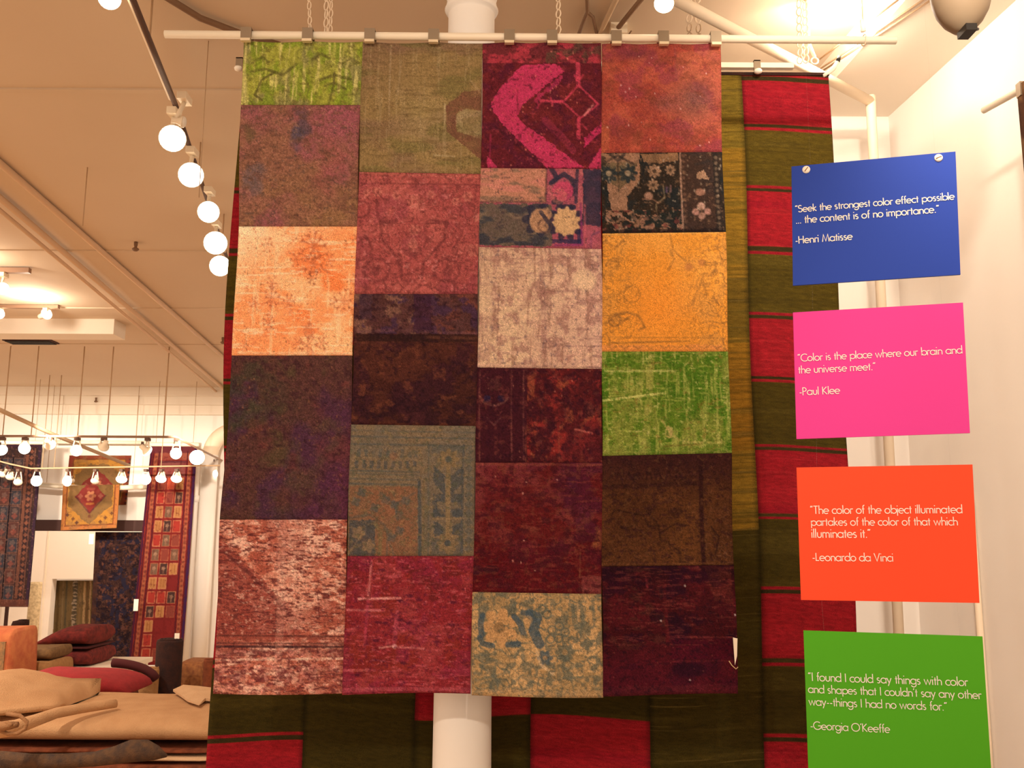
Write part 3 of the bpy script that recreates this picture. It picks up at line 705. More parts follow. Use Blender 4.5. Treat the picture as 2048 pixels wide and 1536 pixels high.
def p_oxblood(w):
    w.C[:] = (90, 22, 22); w.clouds((116, 46, 42), 50, 36, .46, .62, .7).clouds((72, 22, 40), 60, 50, .5, .64, .7, m=np.clip(w.U * 1.4, 0, 1)).mix((78, 10, 16), sstep(.5, .85, w.V) * .7)
    w.mix((124, 52, 58), np.clip(.4 - w.V, 0, 1) * np.clip(.6 - w.U, 0, 1) * 2.4)
    w.clouds((124, 66, 36), 30, 20, .54, .68, .7, m=np.exp(-((w.X - 1178) / 34) ** 2 - ((w.Y - 1078) / 34) ** 2) * 1.6).clouds((130, 68, 50), 30, 14, .56, .68, .6, m=np.exp(-((w.X - 1080) / 40) ** 2 - ((w.Y - 1040) / 26) ** 2) * 1.5)
    w.disc(985, 1140, 16, (48, 18, 26), .7, .2, 8).disc(956, 1142, 14, (52, 18, 30), .7, .2, 10).disc(1130, 965, 24, (60, 20, 40), .6, .3, 34, 14).rect(1166, 1150, 1206, 1190, (132, 66, 58), .7, .3, 2).disc(1182, 1102, 12, (76, 16, 24), .6)
    w.line([(1162, 1098), (1162, 1180)], 2, (146, 92, 56), .5, .5).scroll((132, 72, 44), 22, .07, .4, m=np.exp(-((w.X - 1150) / 34) ** 2 - ((w.Y - 1120) / 50) ** 2) * 1.3)
    w.streaks((126, 52, 40), True, 3, 30, .6, .72, .5).clouds((110, 52, 36), 10, 8, .56, .68, .5).clouds((60, 16, 24), 14, 10, .54, .68, .6).flecks((226, 150, 116), 8, 1.2, .7).clouds((70, 14, 26), 6, 5, .6, .72, .5).line([(945, 928), (1203, 930)], 4, (150, 74, 50), .5, .5).grain(.22)
def p_arabesque(w):
    w.C[:] = (186, 134, 78); w.clouds((206, 150, 88), 40, 36, .48, .64, .7).clouds((150, 112, 68), 40, 26, .5, .64, .6)
    k = (94, 88, 72); d = (64, 74, 82)
    w.clouds(k, 18, 16, .56, .64, .65).scroll(k, 26, .16, .7).scroll((108, 90, 64), 15, .1, .5)
    w.disc(970, 1228, 12, k, .7, .3, 20).poly([(1012, 1232), (1028, 1205), (1035, 1205), (1032, 1232)], k, .8, .3, 3)
    w.petals(1000, 1256, 40, 7, (194, 134, 76), .9, (140, 100, 62), .4, .1).line([(965, 1272), (962, 1250), (966, 1232)], 11, d, .85, .25).line([(960, 1276), (966, 1288), (985, 1292)], 10, d, .8, .25).line([(1016, 1290), (1038, 1288)], 11, d, .85, .2).line([(1030, 1234), (1042, 1248), (1048, 1266)], 11, d, .85, .2)
    w.line([(1062, 1228), (1076, 1234), (1068, 1262), (1080, 1288)], 19, d, .85, .2).line([(1048, 1226), (1064, 1228)], 10, d, .7).disc(1058, 1240, 9, (196, 140, 84), .6)
    for x, y in ((1086, 1218), (1078, 1226), (1096, 1228), (1106, 1260), (1120, 1252), (1118, 1276), (1102, 1278), (1132, 1264)): w.ring(x, y, 8, 3.5, k, .8, .2)
    w.line([(1148, 1210), (1150, 1245), (1160, 1262), (1168, 1248), (1166, 1212)], 7, k, .7, .25).line([(1158, 1208), (1158, 1240)], 3, (200, 148, 92), .6).line([(1188, 1196), (1190, 1240)], 5, k, .6, .3)
    w.petals(1090, 1316, 16, 6, d, .75, (176, 124, 74)).petals(1130, 1304, 20, 8, k, .8, (160, 116, 70)).line([(1074, 1302), (1082, 1330), (1106, 1346)], 5, (216, 166, 108), .8).line([(1120, 1330), (1140, 1344)], 6, k, .7).petals(1174, 1288, 12, 4, k, .8)
    for a in range(6): w.line([(986, 1352), (986 + 34 * math.cos(a * 1.05 - .3), 1352 + 30 * math.sin(a * 1.05 - .3))], 4, k, .6, .3)
    w.line([(1010, 1376), (1040, 1352), (1080, 1366)], 4, k, .5, .3).line([(960, 1330), (990, 1320), (1020, 1336)], 5, k, .5, .4).line([(1118, 1354), (1200, 1350)], 4, k, .6, .3).rect(940, 1376, 1210, 1395, (190, 138, 82), .6, .5, 4)
    w.clouds((82, 78, 66), 6, 5, .62, .72, .5).grain(.18)
def p_terracotta(w):
    w.C[:] = (156, 62, 46); w.clouds((182, 82, 56), 60, 50, .44, .62, .8).clouds((136, 50, 60), 50, 40, .5, .64, .6)
    w.mix((112, 70, 58), np.exp(-((w.X - 1390) / 44) ** 2 - ((w.Y - 200) / 44) ** 2) * .75).mix((108, 60, 60), np.exp(-((w.X - 1330) / 26) ** 2 - ((w.Y - 205) / 16) ** 2) * .6).mix((104, 44, 50), np.exp(-((w.X - 1270) / 40) ** 2 - ((w.Y - 108) / 12) ** 2) * .7).mix((118, 50, 40), np.exp(-((w.X - 1250) / 40) ** 2 - ((w.Y - 262) / 18) ** 2) * .6)
    w.rect(1352, 100, 1442, 160, (182, 96, 62), .5, .4, 4).line([(1351, 95), (1354, 160)], 4, (122, 54, 60), .4, .4).rect(1203, 250, 1222, 305, (192, 102, 58), .5, .4, 3)
    w.clouds((122, 58, 40), 26, 16, .54, .68, .5).clouds((128, 50, 50), 8, 6, .6, .72, .4).clouds((176, 88, 64), 6, 5, .64, .76, .4).flecks((238, 180, 150), 18, 1.0, .7).grain(.17)
def p_night(w):
    w.C[:] = (46, 34, 28); w.clouds((60, 40, 30), 20, 20, .5, .64, .6).clouds((30, 34, 38), 26, 22, .5, .64, .6)
    c = (162, 110, 78); t = (128, 84, 62)
    w.poly([(1200, 338), (1216, 366), (1222, 420), (1254, 422), (1256, 392), (1282, 360), (1282, 306), (1200, 306)], c, .9, .1, 2)
    w.poly([(1203, 335), (1210, 325), (1278, 325), (1274, 346), (1262, 362), (1240, 378), (1218, 360)], (104, 78, 54), .95, .1, 2).petals(1220, 346, 20, 8, (36, 40, 44), .9, (150, 120, 88)).petals(1258, 346, 20, 8, (36, 40, 44), .9, (150, 120, 88)).line([(1239, 325), (1239, 382)], 3, (54, 40, 32), .7).line([(1205, 330), (1238, 310), (1275, 330)], 4, (48, 36, 34), .8).line([(1225, 308), (1239, 320), (1252, 308)], 6, (46, 36, 36), .8).disc(1228, 330, 7, (116, 90, 62), .8).disc(1250, 330, 7, (116, 90, 62), .8)
    w.rect(1204, 312, 1214, 330, (52, 38, 32), .8).poly([(1284, 308), (1360, 306), (1360, 322), (1322, 326), (1292, 324)], (158, 106, 68), .85, .15, 2).rect(1310, 308, 1322, 326, (96, 66, 46), .6, .4)
    for x, y, r in ((1312, 342, 14), (1344, 340, 11), (1308, 370, 12)): w.petals(x, y, r, 8, (172, 122, 86), .85, (62, 44, 34))
    w.disc(1298, 392, 8, (176, 122, 92), .9).line([(1286, 398), (1304, 398), (1318, 406)], 3, t, .7).line([(1328, 372), (1330, 395), (1312, 408), (1312, 422)], 2.5, (150, 118, 84), .7).line([(1335, 374), (1334, 384)], 3, (128, 84, 110), .7).line([(1343, 372), (1342, 384)], 3, (150, 96, 84), .7)
    w.line([(1365, 306), (1363, 462)], 3, (182, 128, 96), .8, .15).rect(1366, 306, 1442, 466, (68, 42, 34), .75, .2, 2).rect(1430, 306, 1442, 466, (38, 30, 28), .8, .2, 2)
    w.poly([(1398, 346), (1412, 340), (1420, 360), (1396, 358)], (178, 126, 88), .85, .2, 2).disc(1402, 385, 10, (168, 110, 82), .8, .1, 7).disc(1402, 413, 8, (196, 142, 110), .9).disc(1390, 424, 7, (178, 118, 94), .85).disc(1414, 424, 7, (178, 118, 94), .85).disc(1402, 433, 7, (182, 126, 100), .85).line([(1402, 413), (1402, 434)], 2, t, .6).line([(1395, 330), (1425, 322)], 4, (46, 36, 34), .8)
    for y in range(312, 462, 11): w.disc(1370, y, 3, t, .6).disc(1436, y + 4, 3.4, (142, 106, 78), .65)
    m = w.box_in(1200, 420, 1362, 466); w.clouds((156, 104, 76), 11, 8, .52, .6, .85, m=m).clouds((36, 36, 34), 9, 8, .52, .6, .9, m=m).clouds((112, 50, 44), 12, 8, .58, .66, .7, m=m)
    for x in range(1210, 1362, 24): w.poly([(x, 440), (x + 8, 424), (x + 16, 440)], (158, 108, 84), .55, .4, 3)
    w.flecks((184, 150, 116), 50, 1.4, .6).clouds((128, 88, 62), 7, 6, .66, .74, .6).rect(1200, 458, 1442, 468, (34, 24, 26), .7, .3, 3).grain(.22)
def p_amber(w):
    w.C[:] = (226, 136, 44); w.clouds((234, 148, 58), 60, 60, .44, .62, .7).clouds((204, 130, 54), 40, 40, .5, .64, .6, m=np.clip(np.abs(w.U - .45) * 2.2, 0, 1)).mix((238, 132, 40), np.exp(-((w.X - 1320) / 60) ** 2 - ((w.Y - 610) / 70) ** 2) * .7)
    k = (134, 84, 42); s = np.clip(np.abs(w.U - .48) * 2.6 - .25, 0, 1)
    w.scroll(k, 22, .09, .8, m=s).scroll((150, 94, 44), 13, .08, .6, m=s).clouds(k, 6, 5, .62, .72, .55, m=s)
    w.line([(1210, 648), (1230, 630), (1252, 624), (1276, 632), (1288, 654), (1276, 660)], 4, k, .65, .3).line([(1222, 640), (1234, 652), (1256, 634)], 4, k, .6, .3).line([(1205, 470), (1225, 498), (1245, 480)], 4, k, .5, .4).ring(1228, 640, 12, 3, k, .6).ring(1262, 588, 16, 3, k, .45, .5)
    w.disc(1376, 534, 8, (166, 94, 52), .55).disc(1402, 526, 7, (166, 94, 52), .55).line([(1335, 540), (1346, 520), (1340, 500)], 4, k, .5, .4).line([(1382, 610), (1402, 560), (1412, 590)], 5, k, .4, .4).line([(1340, 470), (1345, 500), (1372, 525)], 3, k, .5, .4)
    w.line([(1222, 686), (1376, 682)], 3, k, .6, .35).line([(1200, 674), (1438, 676)], 2, k, .35, .5).rect(1196, 690, 1442, 704, (228, 132, 66), .6, .4, 2)
    for x in range(1214, 1432, 26): w.line([(x, 692), (x + 9, 697), (x + 18, 692)], 2.5, k, .5, .4)
    w.line([(1198, 467), (1438, 465)], 4, (240, 168, 80), .6, .4).grain(.12)
def p_meadow(w):
    w.C[:] = (88, 106, 26); w.clouds((68, 98, 20), 40, 40, .46, .62, .8).clouds((126, 120, 44), 46, 60, .5, .64, .7)
    w.streaks((164, 152, 66), False, 5, 60, .58, .7, .65).streaks((152, 144, 58), True, 3, 26, .6, .7, .6)
    w.line([(1304, 705), (1288, 905)], 14, (168, 146, 66), .55, .45).line([(1210, 742), (1352, 742)], 3, (206, 180, 96), .7, .3).line([(1200, 800), (1330, 786)], 3.5, (214, 190, 98), .85, .15).line([(1230, 835), (1245, 905)], 12, (148, 132, 56), .4, .4)
    w.line([(1322, 840), (1340, 868), (1360, 884), (1440, 888)], 4, (206, 168, 88), .6, .4).disc(1336, 864, 8, (212, 160, 92), .75, .2, 12).ring(1398, 882, 9, 3, (180, 164, 78), .6).ring(1430, 872, 8, 3, (176, 160, 74), .5).line([(1330, 892), (1400, 890)], 3, (110, 66, 30), .6, .4)
    w.scroll((150, 146, 58), 24, .07, .4).clouds((66, 92, 20), 7, 6, .6, .7, .55).clouds((186, 166, 84), 7, 5, .66, .76, .65).clouds((124, 88, 34), 9, 6, .66, .76, .5).rect(1198, 888, 1450, 908, (126, 124, 48), .4, .4, 3).grain(.2)
def p_bark(w):
    w.C[:] = (74, 38, 20); w.clouds((86, 46, 24), 60, 60, .46, .62, .7).mix((52, 20, 22), np.clip(.36 - w.V, 0, 1) * 2.4).mix((98, 54, 24), np.exp(-((w.X - 1370) / 40) ** 2 - ((w.Y - 1080) / 70) ** 2) * .6)
    d = (44, 18, 18)
    w.line([(1404, 925), (1408, 1130)], 8, d, .85, .2).line([(1208, 972), (1400, 968)], 8, d, .55, .35).line([(1240, 955), (1400, 948)], 3, (96, 50, 34), .45, .5)
    for i, x in enumerate(range(1234, 1396, 20)): w.line([(x, 956), (x + 4, 942), (x + 12, 956)], 3, (42, 18, 18), .6, .3)
    for p in ([(1226, 1030), (1232, 1018), (1290, 1030), (1300, 1052), (1320, 1052)], [(1296, 1022), (1320, 1050), (1324, 1080), (1340, 1084), (1344, 1100)], [(1330, 1062), (1352, 1048), (1380, 1052)], [(1346, 1092), (1362, 1104), (1362, 1124), (1378, 1126)], [(1240, 1046), (1250, 1056), (1270, 1050)]): w.line(p, 3, (40, 20, 16), .6, .3)
    w.disc(1354, 1024, 16, (52, 24, 18), .6, .2, 9, 5)
    w.scroll((116, 78, 60), 16, .07, .5, m=(w.X > 1412) * np.clip(w.V * 1.5 - .4, 0, 1)).line([(1425, 1055), (1440, 1075), (1432, 1110)], 3, (40, 20, 18), .6).clouds((46, 20, 22), 8, 6, .56, .68, .5).clouds((104, 62, 36), 9, 8, .64, .74, .4).line([(1205, 1128), (1455, 1128)], 3, (132, 78, 46), .5, .5).grain(.28)
def p_garnet(w):
    w.C[:] = (62, 14, 18); w.mix((38, 12, 18), sstep(.2, 0, w.V) * .8); w.clouds((84, 20, 24), 50, 30, .48, .64, .7).clouds((70, 34, 26), 30, 20, .54, .66, .6, m=(w.Y < 1300) * (w.X < 1330)).clouds((40, 10, 24), 40, 30, .5, .64, .7)
    w.mix((78, 16, 28), sstep(.5, .9, w.V) * .6).disc(1375, 1340, 34, (40, 10, 22), .8, .1, 14, 10).disc(1312, 1232, 14, (34, 10, 20), .7).disc(1345, 1236, 12, (34, 10, 20), .7).disc(1370, 1256, 12, (38, 10, 22), .7)
    w.line([(1330, 1180), (1334, 1280)], 5, (92, 26, 26), .55, .3).line([(1338, 1274), (1460, 1275)], 3, (128, 48, 44), .6, .3).line([(1336, 1323), (1470, 1322)], 3, (108, 32, 36), .5, .4).rect(1340, 1278, 1470, 1318, (70, 10, 26), .6, .3, 2).poly([(1412, 1132), (1468, 1132), (1468, 1210), (1430, 1200)], (88, 36, 26), .5, .4, 4)
    w.line([(1295, 1155), (1296, 1175)], 4, (128, 40, 44), .6).streaks((112, 46, 38), True, 3, 20, .6, .7, .5, m=(w.Y < 1290)).flecks((140, 72, 56), 44, 1.0, .5).flecks((205, 175, 150), 4, 1.6, .8).rect(1203, 1370, 1480, 1392, (96, 34, 36), .4, .5, 3).clouds((36, 10, 20), 7, 6, .6, .7, .5).grain(.25)

for args in (
    (0, 82, 210, 'worn lime green patch with dark branching motif', p_green_top),
    (0, 210, 453, 'dusky mauve brown patch with a dark blue stain', p_mauve),
    (0, 453, 711, 'bright orange patch with faded palmette flowers', p_orange),
    (0, 711, 1039, 'dark plum and olive mottled patch', p_plum),
    (0, 1039, 1384, 'salmon pink distressed patch with dark border lines', p_salmon),
    (1, 84, (344, 348), 'olive tan patch with half an octagon at its edge', p_olive),
    (1, (344, 348), 588, 'rose red patch with scrolling flowers', p_rose),
    (1, 588, (849, 852), 'dark umber patch with purple band on top', p_umber),
    (1, (849, 852), 1112, 'grey olive patch with ornamental border corner', p_slate),
    (1, 1112, 1387, 'crimson patch with pale worn crease lines', p_crimson),
    (2, 84, (336, 338), 'maroon patch with broad magenta angular band', p_magenta),
    (2, (336, 338), (494, 498), 'patch of beige flowers, navy border and plain tan corner', p_navy),
    (2, (494, 498), (735, 738), 'sandy beige worn patch', p_sand),
    (2, (735, 738), 925, 'dark maroon patch with red field on its right', p_maroon),
    (2, 925, (1184, 1188), 'oxblood red worn patch', p_oxblood),
    (2, (1184, 1188), 1390, 'tan patch with slate blue arabesque flowers', p_arabesque),
    (3, 86, (306, 304), 'terracotta red clouded patch', p_terracotta),
    (3, (306, 304), (467, 464), 'near black patch with beige goblet motif and flowers', p_night),
    (3, (467, 464), 703, 'amber orange patch with brown tendrils', p_amber),
    (3, 703, (912, 906), 'grass green patch with yellow worn lines', p_meadow),
    (3, (912, 906), (1133, 1130), 'dark bark brown patch with border line', p_bark),
    (3, (1133, 1130), 1388, 'deep garnet patch', p_garnet)):
    patch(*args)
# paper price tag hanging on a thread at the right hem
q = [pY(x, y, RUG_Y - 0.02) for x, y in ((1466, 1275), (1475, 1277), (1474, 1312), (1470, 1330))]
q2 = [v + np.array([0, 0.002, 0]) for v in q]
b = MB(); b.hexa(np.array(q), np.array(q2)); o = b.build('price_tag', M['tag'], rug)
b = MB(); b.tube([pY(x, y, RUG_Y - 0.018) for x, y in ((1458, 1322), (1464, 1331), (1472, 1338), (1476, 1334))], 0.0012, 6); b.build('tag_string', M['string'], rug)

# white rod, clips and chains
ROD_R = 0.0115
rod_l = pY(330, 68.5, RUG_Y); rod_r = pY(1792, 81, RUG_Y)
b = MB(); b.tube([rod_l, rod_r], ROD_R, 16); tag(b.build('hanging_rod', M['white_rod']), 'long white rod the patchwork rug hangs from', 'rod')
def rod_at(px): return rod_l + (rod_r - rod_l) * ((px - 330) / (1792 - 330.0))
names = ['first', 'second', 'third', 'fourth', 'fifth', 'sixth', 'seventh', 'eighth', 'ninth']
c0 = None
def make_clip(loc, label, group):
    t = thing('rod_clip', loc, label, 'clip', group)
    x, y, z = loc
    m = MB(); m.box((x - .0155, y - .017, z - .022), (x + .0155, y - .0135, z + .016)); m.box((x - .0155, y - .017, z + .0125), (x + .0155, y + .017, z + .016)); m.box((x - .0155, y + .0135, z - .01), (x + .0155, y + .017, z + .016))
    m.build('clip_body', M['clip'], t)
    m = MB(); m.box((x - .014, y - .022, z - .029), (x + .014, y - .009, z - .021)); m.build('clip_lip', M['clip_lip'], t)
    return t
for i, px in enumerate(clip_px):
    loc = rod_at(px); lab = '%s grey metal clip from the left on the rod above the patchwork rug' % names[i]
    if c0 is None: c0 = make_clip(loc, lab, 'clips on the patchwork rod')
    else:
        c = copy_tree(c0); c.location = tuple(loc); c['label'] = lab

def chain(top, bottom, label, link=0.030, wire=0.0022, group=None):
    top = np.array(top); bottom = np.array(bottom); d = bottom - top; L = np.linalg.norm(d); d = d / L
    n = max(2, int(L / (link - 2.6 * wire))); m = MB()
    s = np.cross(d, [0, 1.0, 0]); s /= np.linalg.norm(s); t = np.cross(d, s)
    for k in range(n):
        c = top + d * L * (k + .5) / n
        side = s if k % 2 == 0 else t
        side = side * .8 + (t if k % 2 == 0 else s) * .6; side /= np.linalg.norm(side)
        a = np.linspace(0, 2 * math.pi, 12, endpoint=False)
        hl = link / 2 - wire; hw = link * .27
        m.tube([c + d * math.cos(x) * hl + side * math.sin(x) * hw for x in a], wire, 5, closed=True)
    return tag(m.build('hanging_chain', M['chain']), label, 'chain', group)
g = 'chains holding up the rug rods'
def up(px, py, Y, z=CEIL): p = pY(px, py, Y); return np.array([p[0], p[1], z])
chain(up(605, 0, RUG_Y), rod_at(620) + [0, 0, ROD_R], 'slanted white chain above the second clip of the patchwork rod', .028, .002, g)
chain(up(648, 30, RUG_Y + .02), rod_at(649) + [0, 0.02, ROD_R], 'white chain with loose loops right of the second clip', .034, .0026, g)
chain(up(660, 30, RUG_Y + .01), rod_at(659) + [0, 0.01, ROD_R], 'thin white chain end beside the looped one on the left', .03, .002, g)
chain(up(1117, 30, RUG_Y), rod_at(1117) + [0, 0, ROD_R], 'white chain at the middle of the rod above the magenta patch', .03, .0022, g)
chain(up(1379, 40, 2.92, 3.40), pY(1379, 84, 2.92), 'left of two white chains behind the rod above the terracotta patch', .036, .0026, g)
chain(up(1396, 40, 2.92, 3.40), pY(1398, 86, 2.92), 'right of two white chains behind the rod above the terracotta patch', .036, .0026, g)
# ------------------------------------------------------------------ striped kilim behind the patchwork rug
KY = 3.0
L_KIL = (1.35, 1.0, 0.70)
kx0, kx1 = -0.912, 1.066
kz_top = float(pY(1570, 149, KY)[2]); kz_bot = 0.22
def kz(py): return float(pY(1570, py, KY)[2])
seams = [kx0, -.62, -.285, .065, .4245, .77, kx1]
xs = []
for a_, b_ in zip(seams[:-1], seams[1:]): xs += list(np.linspace(a_ + .0012, b_ - .0012, 24))
xs = np.array(xs); zs = np.linspace(kz_top, kz_bot, 1250)
KX, KZ = np.meshgrid(xs, zs)
kc = np.empty(KX.shape + (3,))
olive = np.array((90, 65, 16.)); red = np.array((160, 27, 29.)); dark = np.array((62, 44, 18.)); ochre = np.array((150, 101, 27.))
strip = np.clip(np.searchsorted(np.array(seams), KX) - 1, 0, 5)
kc[:] = olive
n1 = fbm(KX * 2.2, KZ * 160, 5, 3); n2 = fbm(KX * 1.2, KZ * 26, 9, 3); n3 = fbm(KX * 90, KZ * 260, 13, 2)
def band(lo, hi): return sstep(kz(hi) - .0012, kz(hi) + .0012, KZ + (n2 - .5) * .006) * (1 - sstep(kz(lo) - .0012, kz(lo) + .0012, KZ + (n2 - .5) * .006))
def put(mask, col):
    global kc
    kc = kc * (1 - mask[..., None]) + np.array(col, float) * mask[..., None]
mE = ((strip == 5) | (strip == 0)).astype(float); mB = (strip == 1).astype(float); mCp = (strip == 2).astype(float); mC = (strip == 3).astype(float); mD = (strip == 4).astype(float)
for lo_, f_ in ((513, .94), (770, .88), (1045, .78), (1338, .70)): kc[KZ < kz(lo_)] = olive * f_  # light falloff put into the yarn colour: olive darkens block by block downward
put(mE * band(140, 152), dark * .8)
for lo, hi in ((152, 157.5), (165, 252), (257.5, 264), (374, 380), (386, 496), (505, 511), (627, 633), (640, 757), (763, 769), (893, 898), (904, 1031), (1037, 1043), (1177, 1184), (1192, 1322), (1330, 1337), (1474, 1481), (1490, 1640), (1648, 1655), (1800, 1960)):
    put(mE * band(lo, hi), red)
for lo, hi in ((157.5, 165), (252, 257.5), (380, 386), (496, 505), (633, 640), (757, 763), (898, 904), (1031, 1037), (1184, 1192), (1322, 1330), (1481, 1490)):
    put(mE * band(lo, hi), dark)
for m_, lo, hi in ((mCp, 1290, 1438), (mC, 1437, 1620), (mC, 300, 520), (mCp, 100, 240), (mCp, 700, 900), (mC, 860, 1060), (mB, 500, 700), (mCp, 1700, 1900)): put(m_ * band(lo, hi), red)
put(mD * (KZ > kz(1065)), ochre)
put(mD * (KZ > kz(300)) * .5, (116, 92, 28)); put(mD * (KZ > kz(1065)) * sstep(.5, .7, n1) * .4, (100, 72, 22)); put(mD * band(560, 680) * .45, (84, 62, 18)); put(mD * band(690, 905) * .6, (162, 98, 22)); put(mD * (KZ > kz(1065)) * sstep(.62, .76, n2) * .25, (92, 72, 22)); put(mD * sstep(.68, .76, n1) * .4, (170, 126, 56))
isred = sstep(20, 60, kc[..., 0] - kc[..., 1] - 60)
put((1 - isred) * sstep(.5, .7, n1) * .25, (62, 44, 14)); put((1 - isred) * sstep(.56, .74, n2) * .22, (112, 84, 30)); put(isred * sstep(.52, .7, n2) * .35, (142, 18, 30)); put(isred * sstep(.6, .75, n1) * .3, (192, 46, 42))
kc *= (1 + (n3 - .5) * .35)[..., None]
edge = np.min(np.abs(KX[..., None] - np.array(seams[1:-1])), -1); kc *= (1 - .35 * (1 - sstep(.0, .004, edge)))[..., None]
tk = (kz_top - KZ) / (kz_top - kz_bot)
KP = np.stack([KX + .004 * np.sin(KZ * 5) - .022 * np.clip((-.7 - KX) / .21, 0, 1) * np.sin(np.clip(tk * 2.2, 0, 1) * math.pi), KY + .012 * np.sin(KX * 7 + 1.2) * np.minimum(1, tk * 4 + .1) + .006 * np.sin(KX * 17 + KZ * 2) * tk, KZ + .008 * np.sin(KX * 9 + .5) * (tk > 0)], -1)
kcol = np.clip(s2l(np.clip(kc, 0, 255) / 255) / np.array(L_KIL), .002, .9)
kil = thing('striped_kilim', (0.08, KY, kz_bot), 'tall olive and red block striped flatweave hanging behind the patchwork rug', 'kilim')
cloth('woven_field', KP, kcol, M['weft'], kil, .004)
m = MB(); m.box((kx0, KY - .004, kz_top - .004), (kx1, KY + .008, kz_top + .006)); m.build('top_binding', M['black_wool'], kil)

krod_z = float(pY(1515, 131, KY - .012)[2])
m = MB(); xr_ = float(pY(1585, 131, KY)[0]); m.box((kx0 + .01, KY - .016, krod_z - .009), (xr_, KY + .004, krod_z + .009)); tag(m.build('hanging_rail', M['white_rod']), 'white rail along the top of the striped kilim', 'rail')
for i, (px, lab) in enumerate(((1511, 'clip with bright white lip on the rail of the striped kilim'), (482, 'clip with cream lip at the left end of the kilim rail'))):
    x = float(pY(px, 131, KY)[0]); t = thing('rail_clip', (x, KY, krod_z), lab, 'clip')
    m = MB(); m.box((x - .011, KY - .024, krod_z - .024), (x + .011, KY - .017, krod_z + .014)); m.box((x - .011, KY - .024, krod_z + .010), (x + .011, KY + .012, krod_z + .014)); m.build('clip_body', M['clip'], t)
    m = MB(); m.lathe([(.004, -.010), (.012, -.006), (.014, 0), (.011, .005), (.005, .007)], None, 16, (x, KY - .028, krod_z - .028)); m.build('clip_lip', M['screw'], t)

# ------------------------------------------------------------------ the round iron column
CY = 2.82
ca_ = pY(950, 50, CY); cb_ = pY(922, 1460, CY); cx_ = (ca_[0] + cb_[0]) / 2
zc = float(pY(950, 22, CY)[2])
m = MB(); m.lathe([(.16, 0), (.16, .05), (.115, .09), (.09, .14), (.085, .3), (.083, 1.0), (.074, zc - .02), (.074, zc - .012), (.082, zc - .008), (.086, zc), (.082, zc + .008), (.078, zc + .03), (.09, zc + .07), (.12, zc + .11), (.13, zc + .13), (.13, CEIL)], None, 40, (cx_, CY, 0))
m.v = [v - [.004, 0, 0] for v in m.v]; o = struct(m.build('column', M['column']))

# ------------------------------------------------------------------ pipes and conduits
def pipe(name, pts, r, mat, label, n=14, cat='pipe', group=None):
    m = MB(); m.tube(pts, r, n); return tag(m.build(name, M[mat]), label, cat, group)
def bend(a, c, b, k=6, s=.08):
    a, b, c = np.array(a), np.array(b), np.array(c)
    p = c + (a - c) / np.linalg.norm(a - c) * s; q = c + (b - c) / np.linalg.norm(b - c) * s
    return [a] + [(1 - t) ** 2 * p + 2 * t * (1 - t) * c + t * t * q for t in np.linspace(0, 1, k)] + [b]
PZ = 3.27
pe = pZ(1741, 203, PZ); ps = pZ(1330, -12, PZ)
t = thing('diagonal_pipe', pe, 'thick white pipe running diagonally under the ceiling into the corner and down the wall', 'pipe')
m = MB(); m.tube([ps, pe], .019, 18); m.build('ceiling_run', M['pipe'], t)
m = MB(); m.tube([ps - (pe - ps) * .5, ps], .019, 18); m.build('ceiling_run', M['pipe'], t)
m = MB(); pd = np.array([pe[0] - .012, pe[1] + .02, 0.0]); m.tube([pe + [0, 0, .02], pe + [0, 0, -.05], pd], [.020, .018, .018], 16); m.build('down_pipe', M['pipe'], t)
pipe('wall_conduit', [np.array([rw(3.3) - .012, 3.3, 0.0]), np.array([rw(3.3) - .012, 3.3, 1.75])], .011, 'pipe', 'thin vertical conduit on the right wall between orange and green signs')

CZ = CEIL - .02
pipe('ceiling_pipe', [pZ(-120, 222, CZ), pZ(452, 719, CZ)], .018, 'tan_pipe', 'single tan pipe crossing the ceiling left of the spotlight track', group='ceiling pipes on the left')
pipe('ceiling_pipe', [pZ(-100, 310, CZ - .01), pZ(445, 776, CZ - .01)], .018, 'tan_pipe', 'right one of the twin tan pipes crossing the left ceiling', group='ceiling pipes on the left')
pipe('ceiling_pipe', [pZ(-100, 337, CZ - .03), pZ(436, 786, CZ - .03)], .013, 'tan_pipe', 'left thinner one of the twin tan pipes crossing the left ceiling', group='ceiling pipes on the left')
pipe('ceiling_conduit', [pZ(322, -12, CZ), pZ(400, 36, CZ), pZ(478, 66, CZ), pZ(560, 90, CZ)], .012, 'dark_pipe', 'brown conduit on the ceiling curving behind the left rod end')
pipe('ceiling_conduit', [pZ(1174, -8, CZ), pZ(1175, 24, CZ), pZ(1168, 40, CZ), pZ(1157, 70, CZ)], .007, 'dark_pipe', 'thin conduit hooking down above the magenta patch', 8)
pipe('ceiling_conduit', [pZ(1175, 24, CZ), pZ(1186, 34, CZ), pZ(1194, 70, CZ), pZ(1196, 80, CZ)], .006, 'dark_pipe', 'thin looped conduit branching beside the hooked one', 8)
pipe('ceiling_conduit', [pZ(1236, -8, CZ), pZ(1196, 74, CZ), pZ(1188, 90, CZ)], .010, 'conduit', 'pale conduit slanting across the ceiling above the middle clips', 8)
t = thing('cable_box', pZ(1236, 64, CZ), 'dark cable running into a small ceiling box above the seventh clip', 'cable')
m = MB(); m.tube([pZ(1288, -8, CZ), pZ(1236, 56, CZ)], .009, 8); m.build('cable', M['dark_pipe'], t)
c_ = pZ(1236, 66, CZ); m = MB(); m.box(c_ - [.03, .04, .02], c_ + [.03, .04, .03]); m.build('junction_box', M['lamp_white'], t)
c_ = pZ(1250, 64, CZ - .01); m = MB(); m.tube([c_, c_ + [.012, .02, -.004], c_ + [.02, -.02, -.008]], .003, 6); m.build('cable_end', M['dark_pipe'], t)
SZ = 3.338
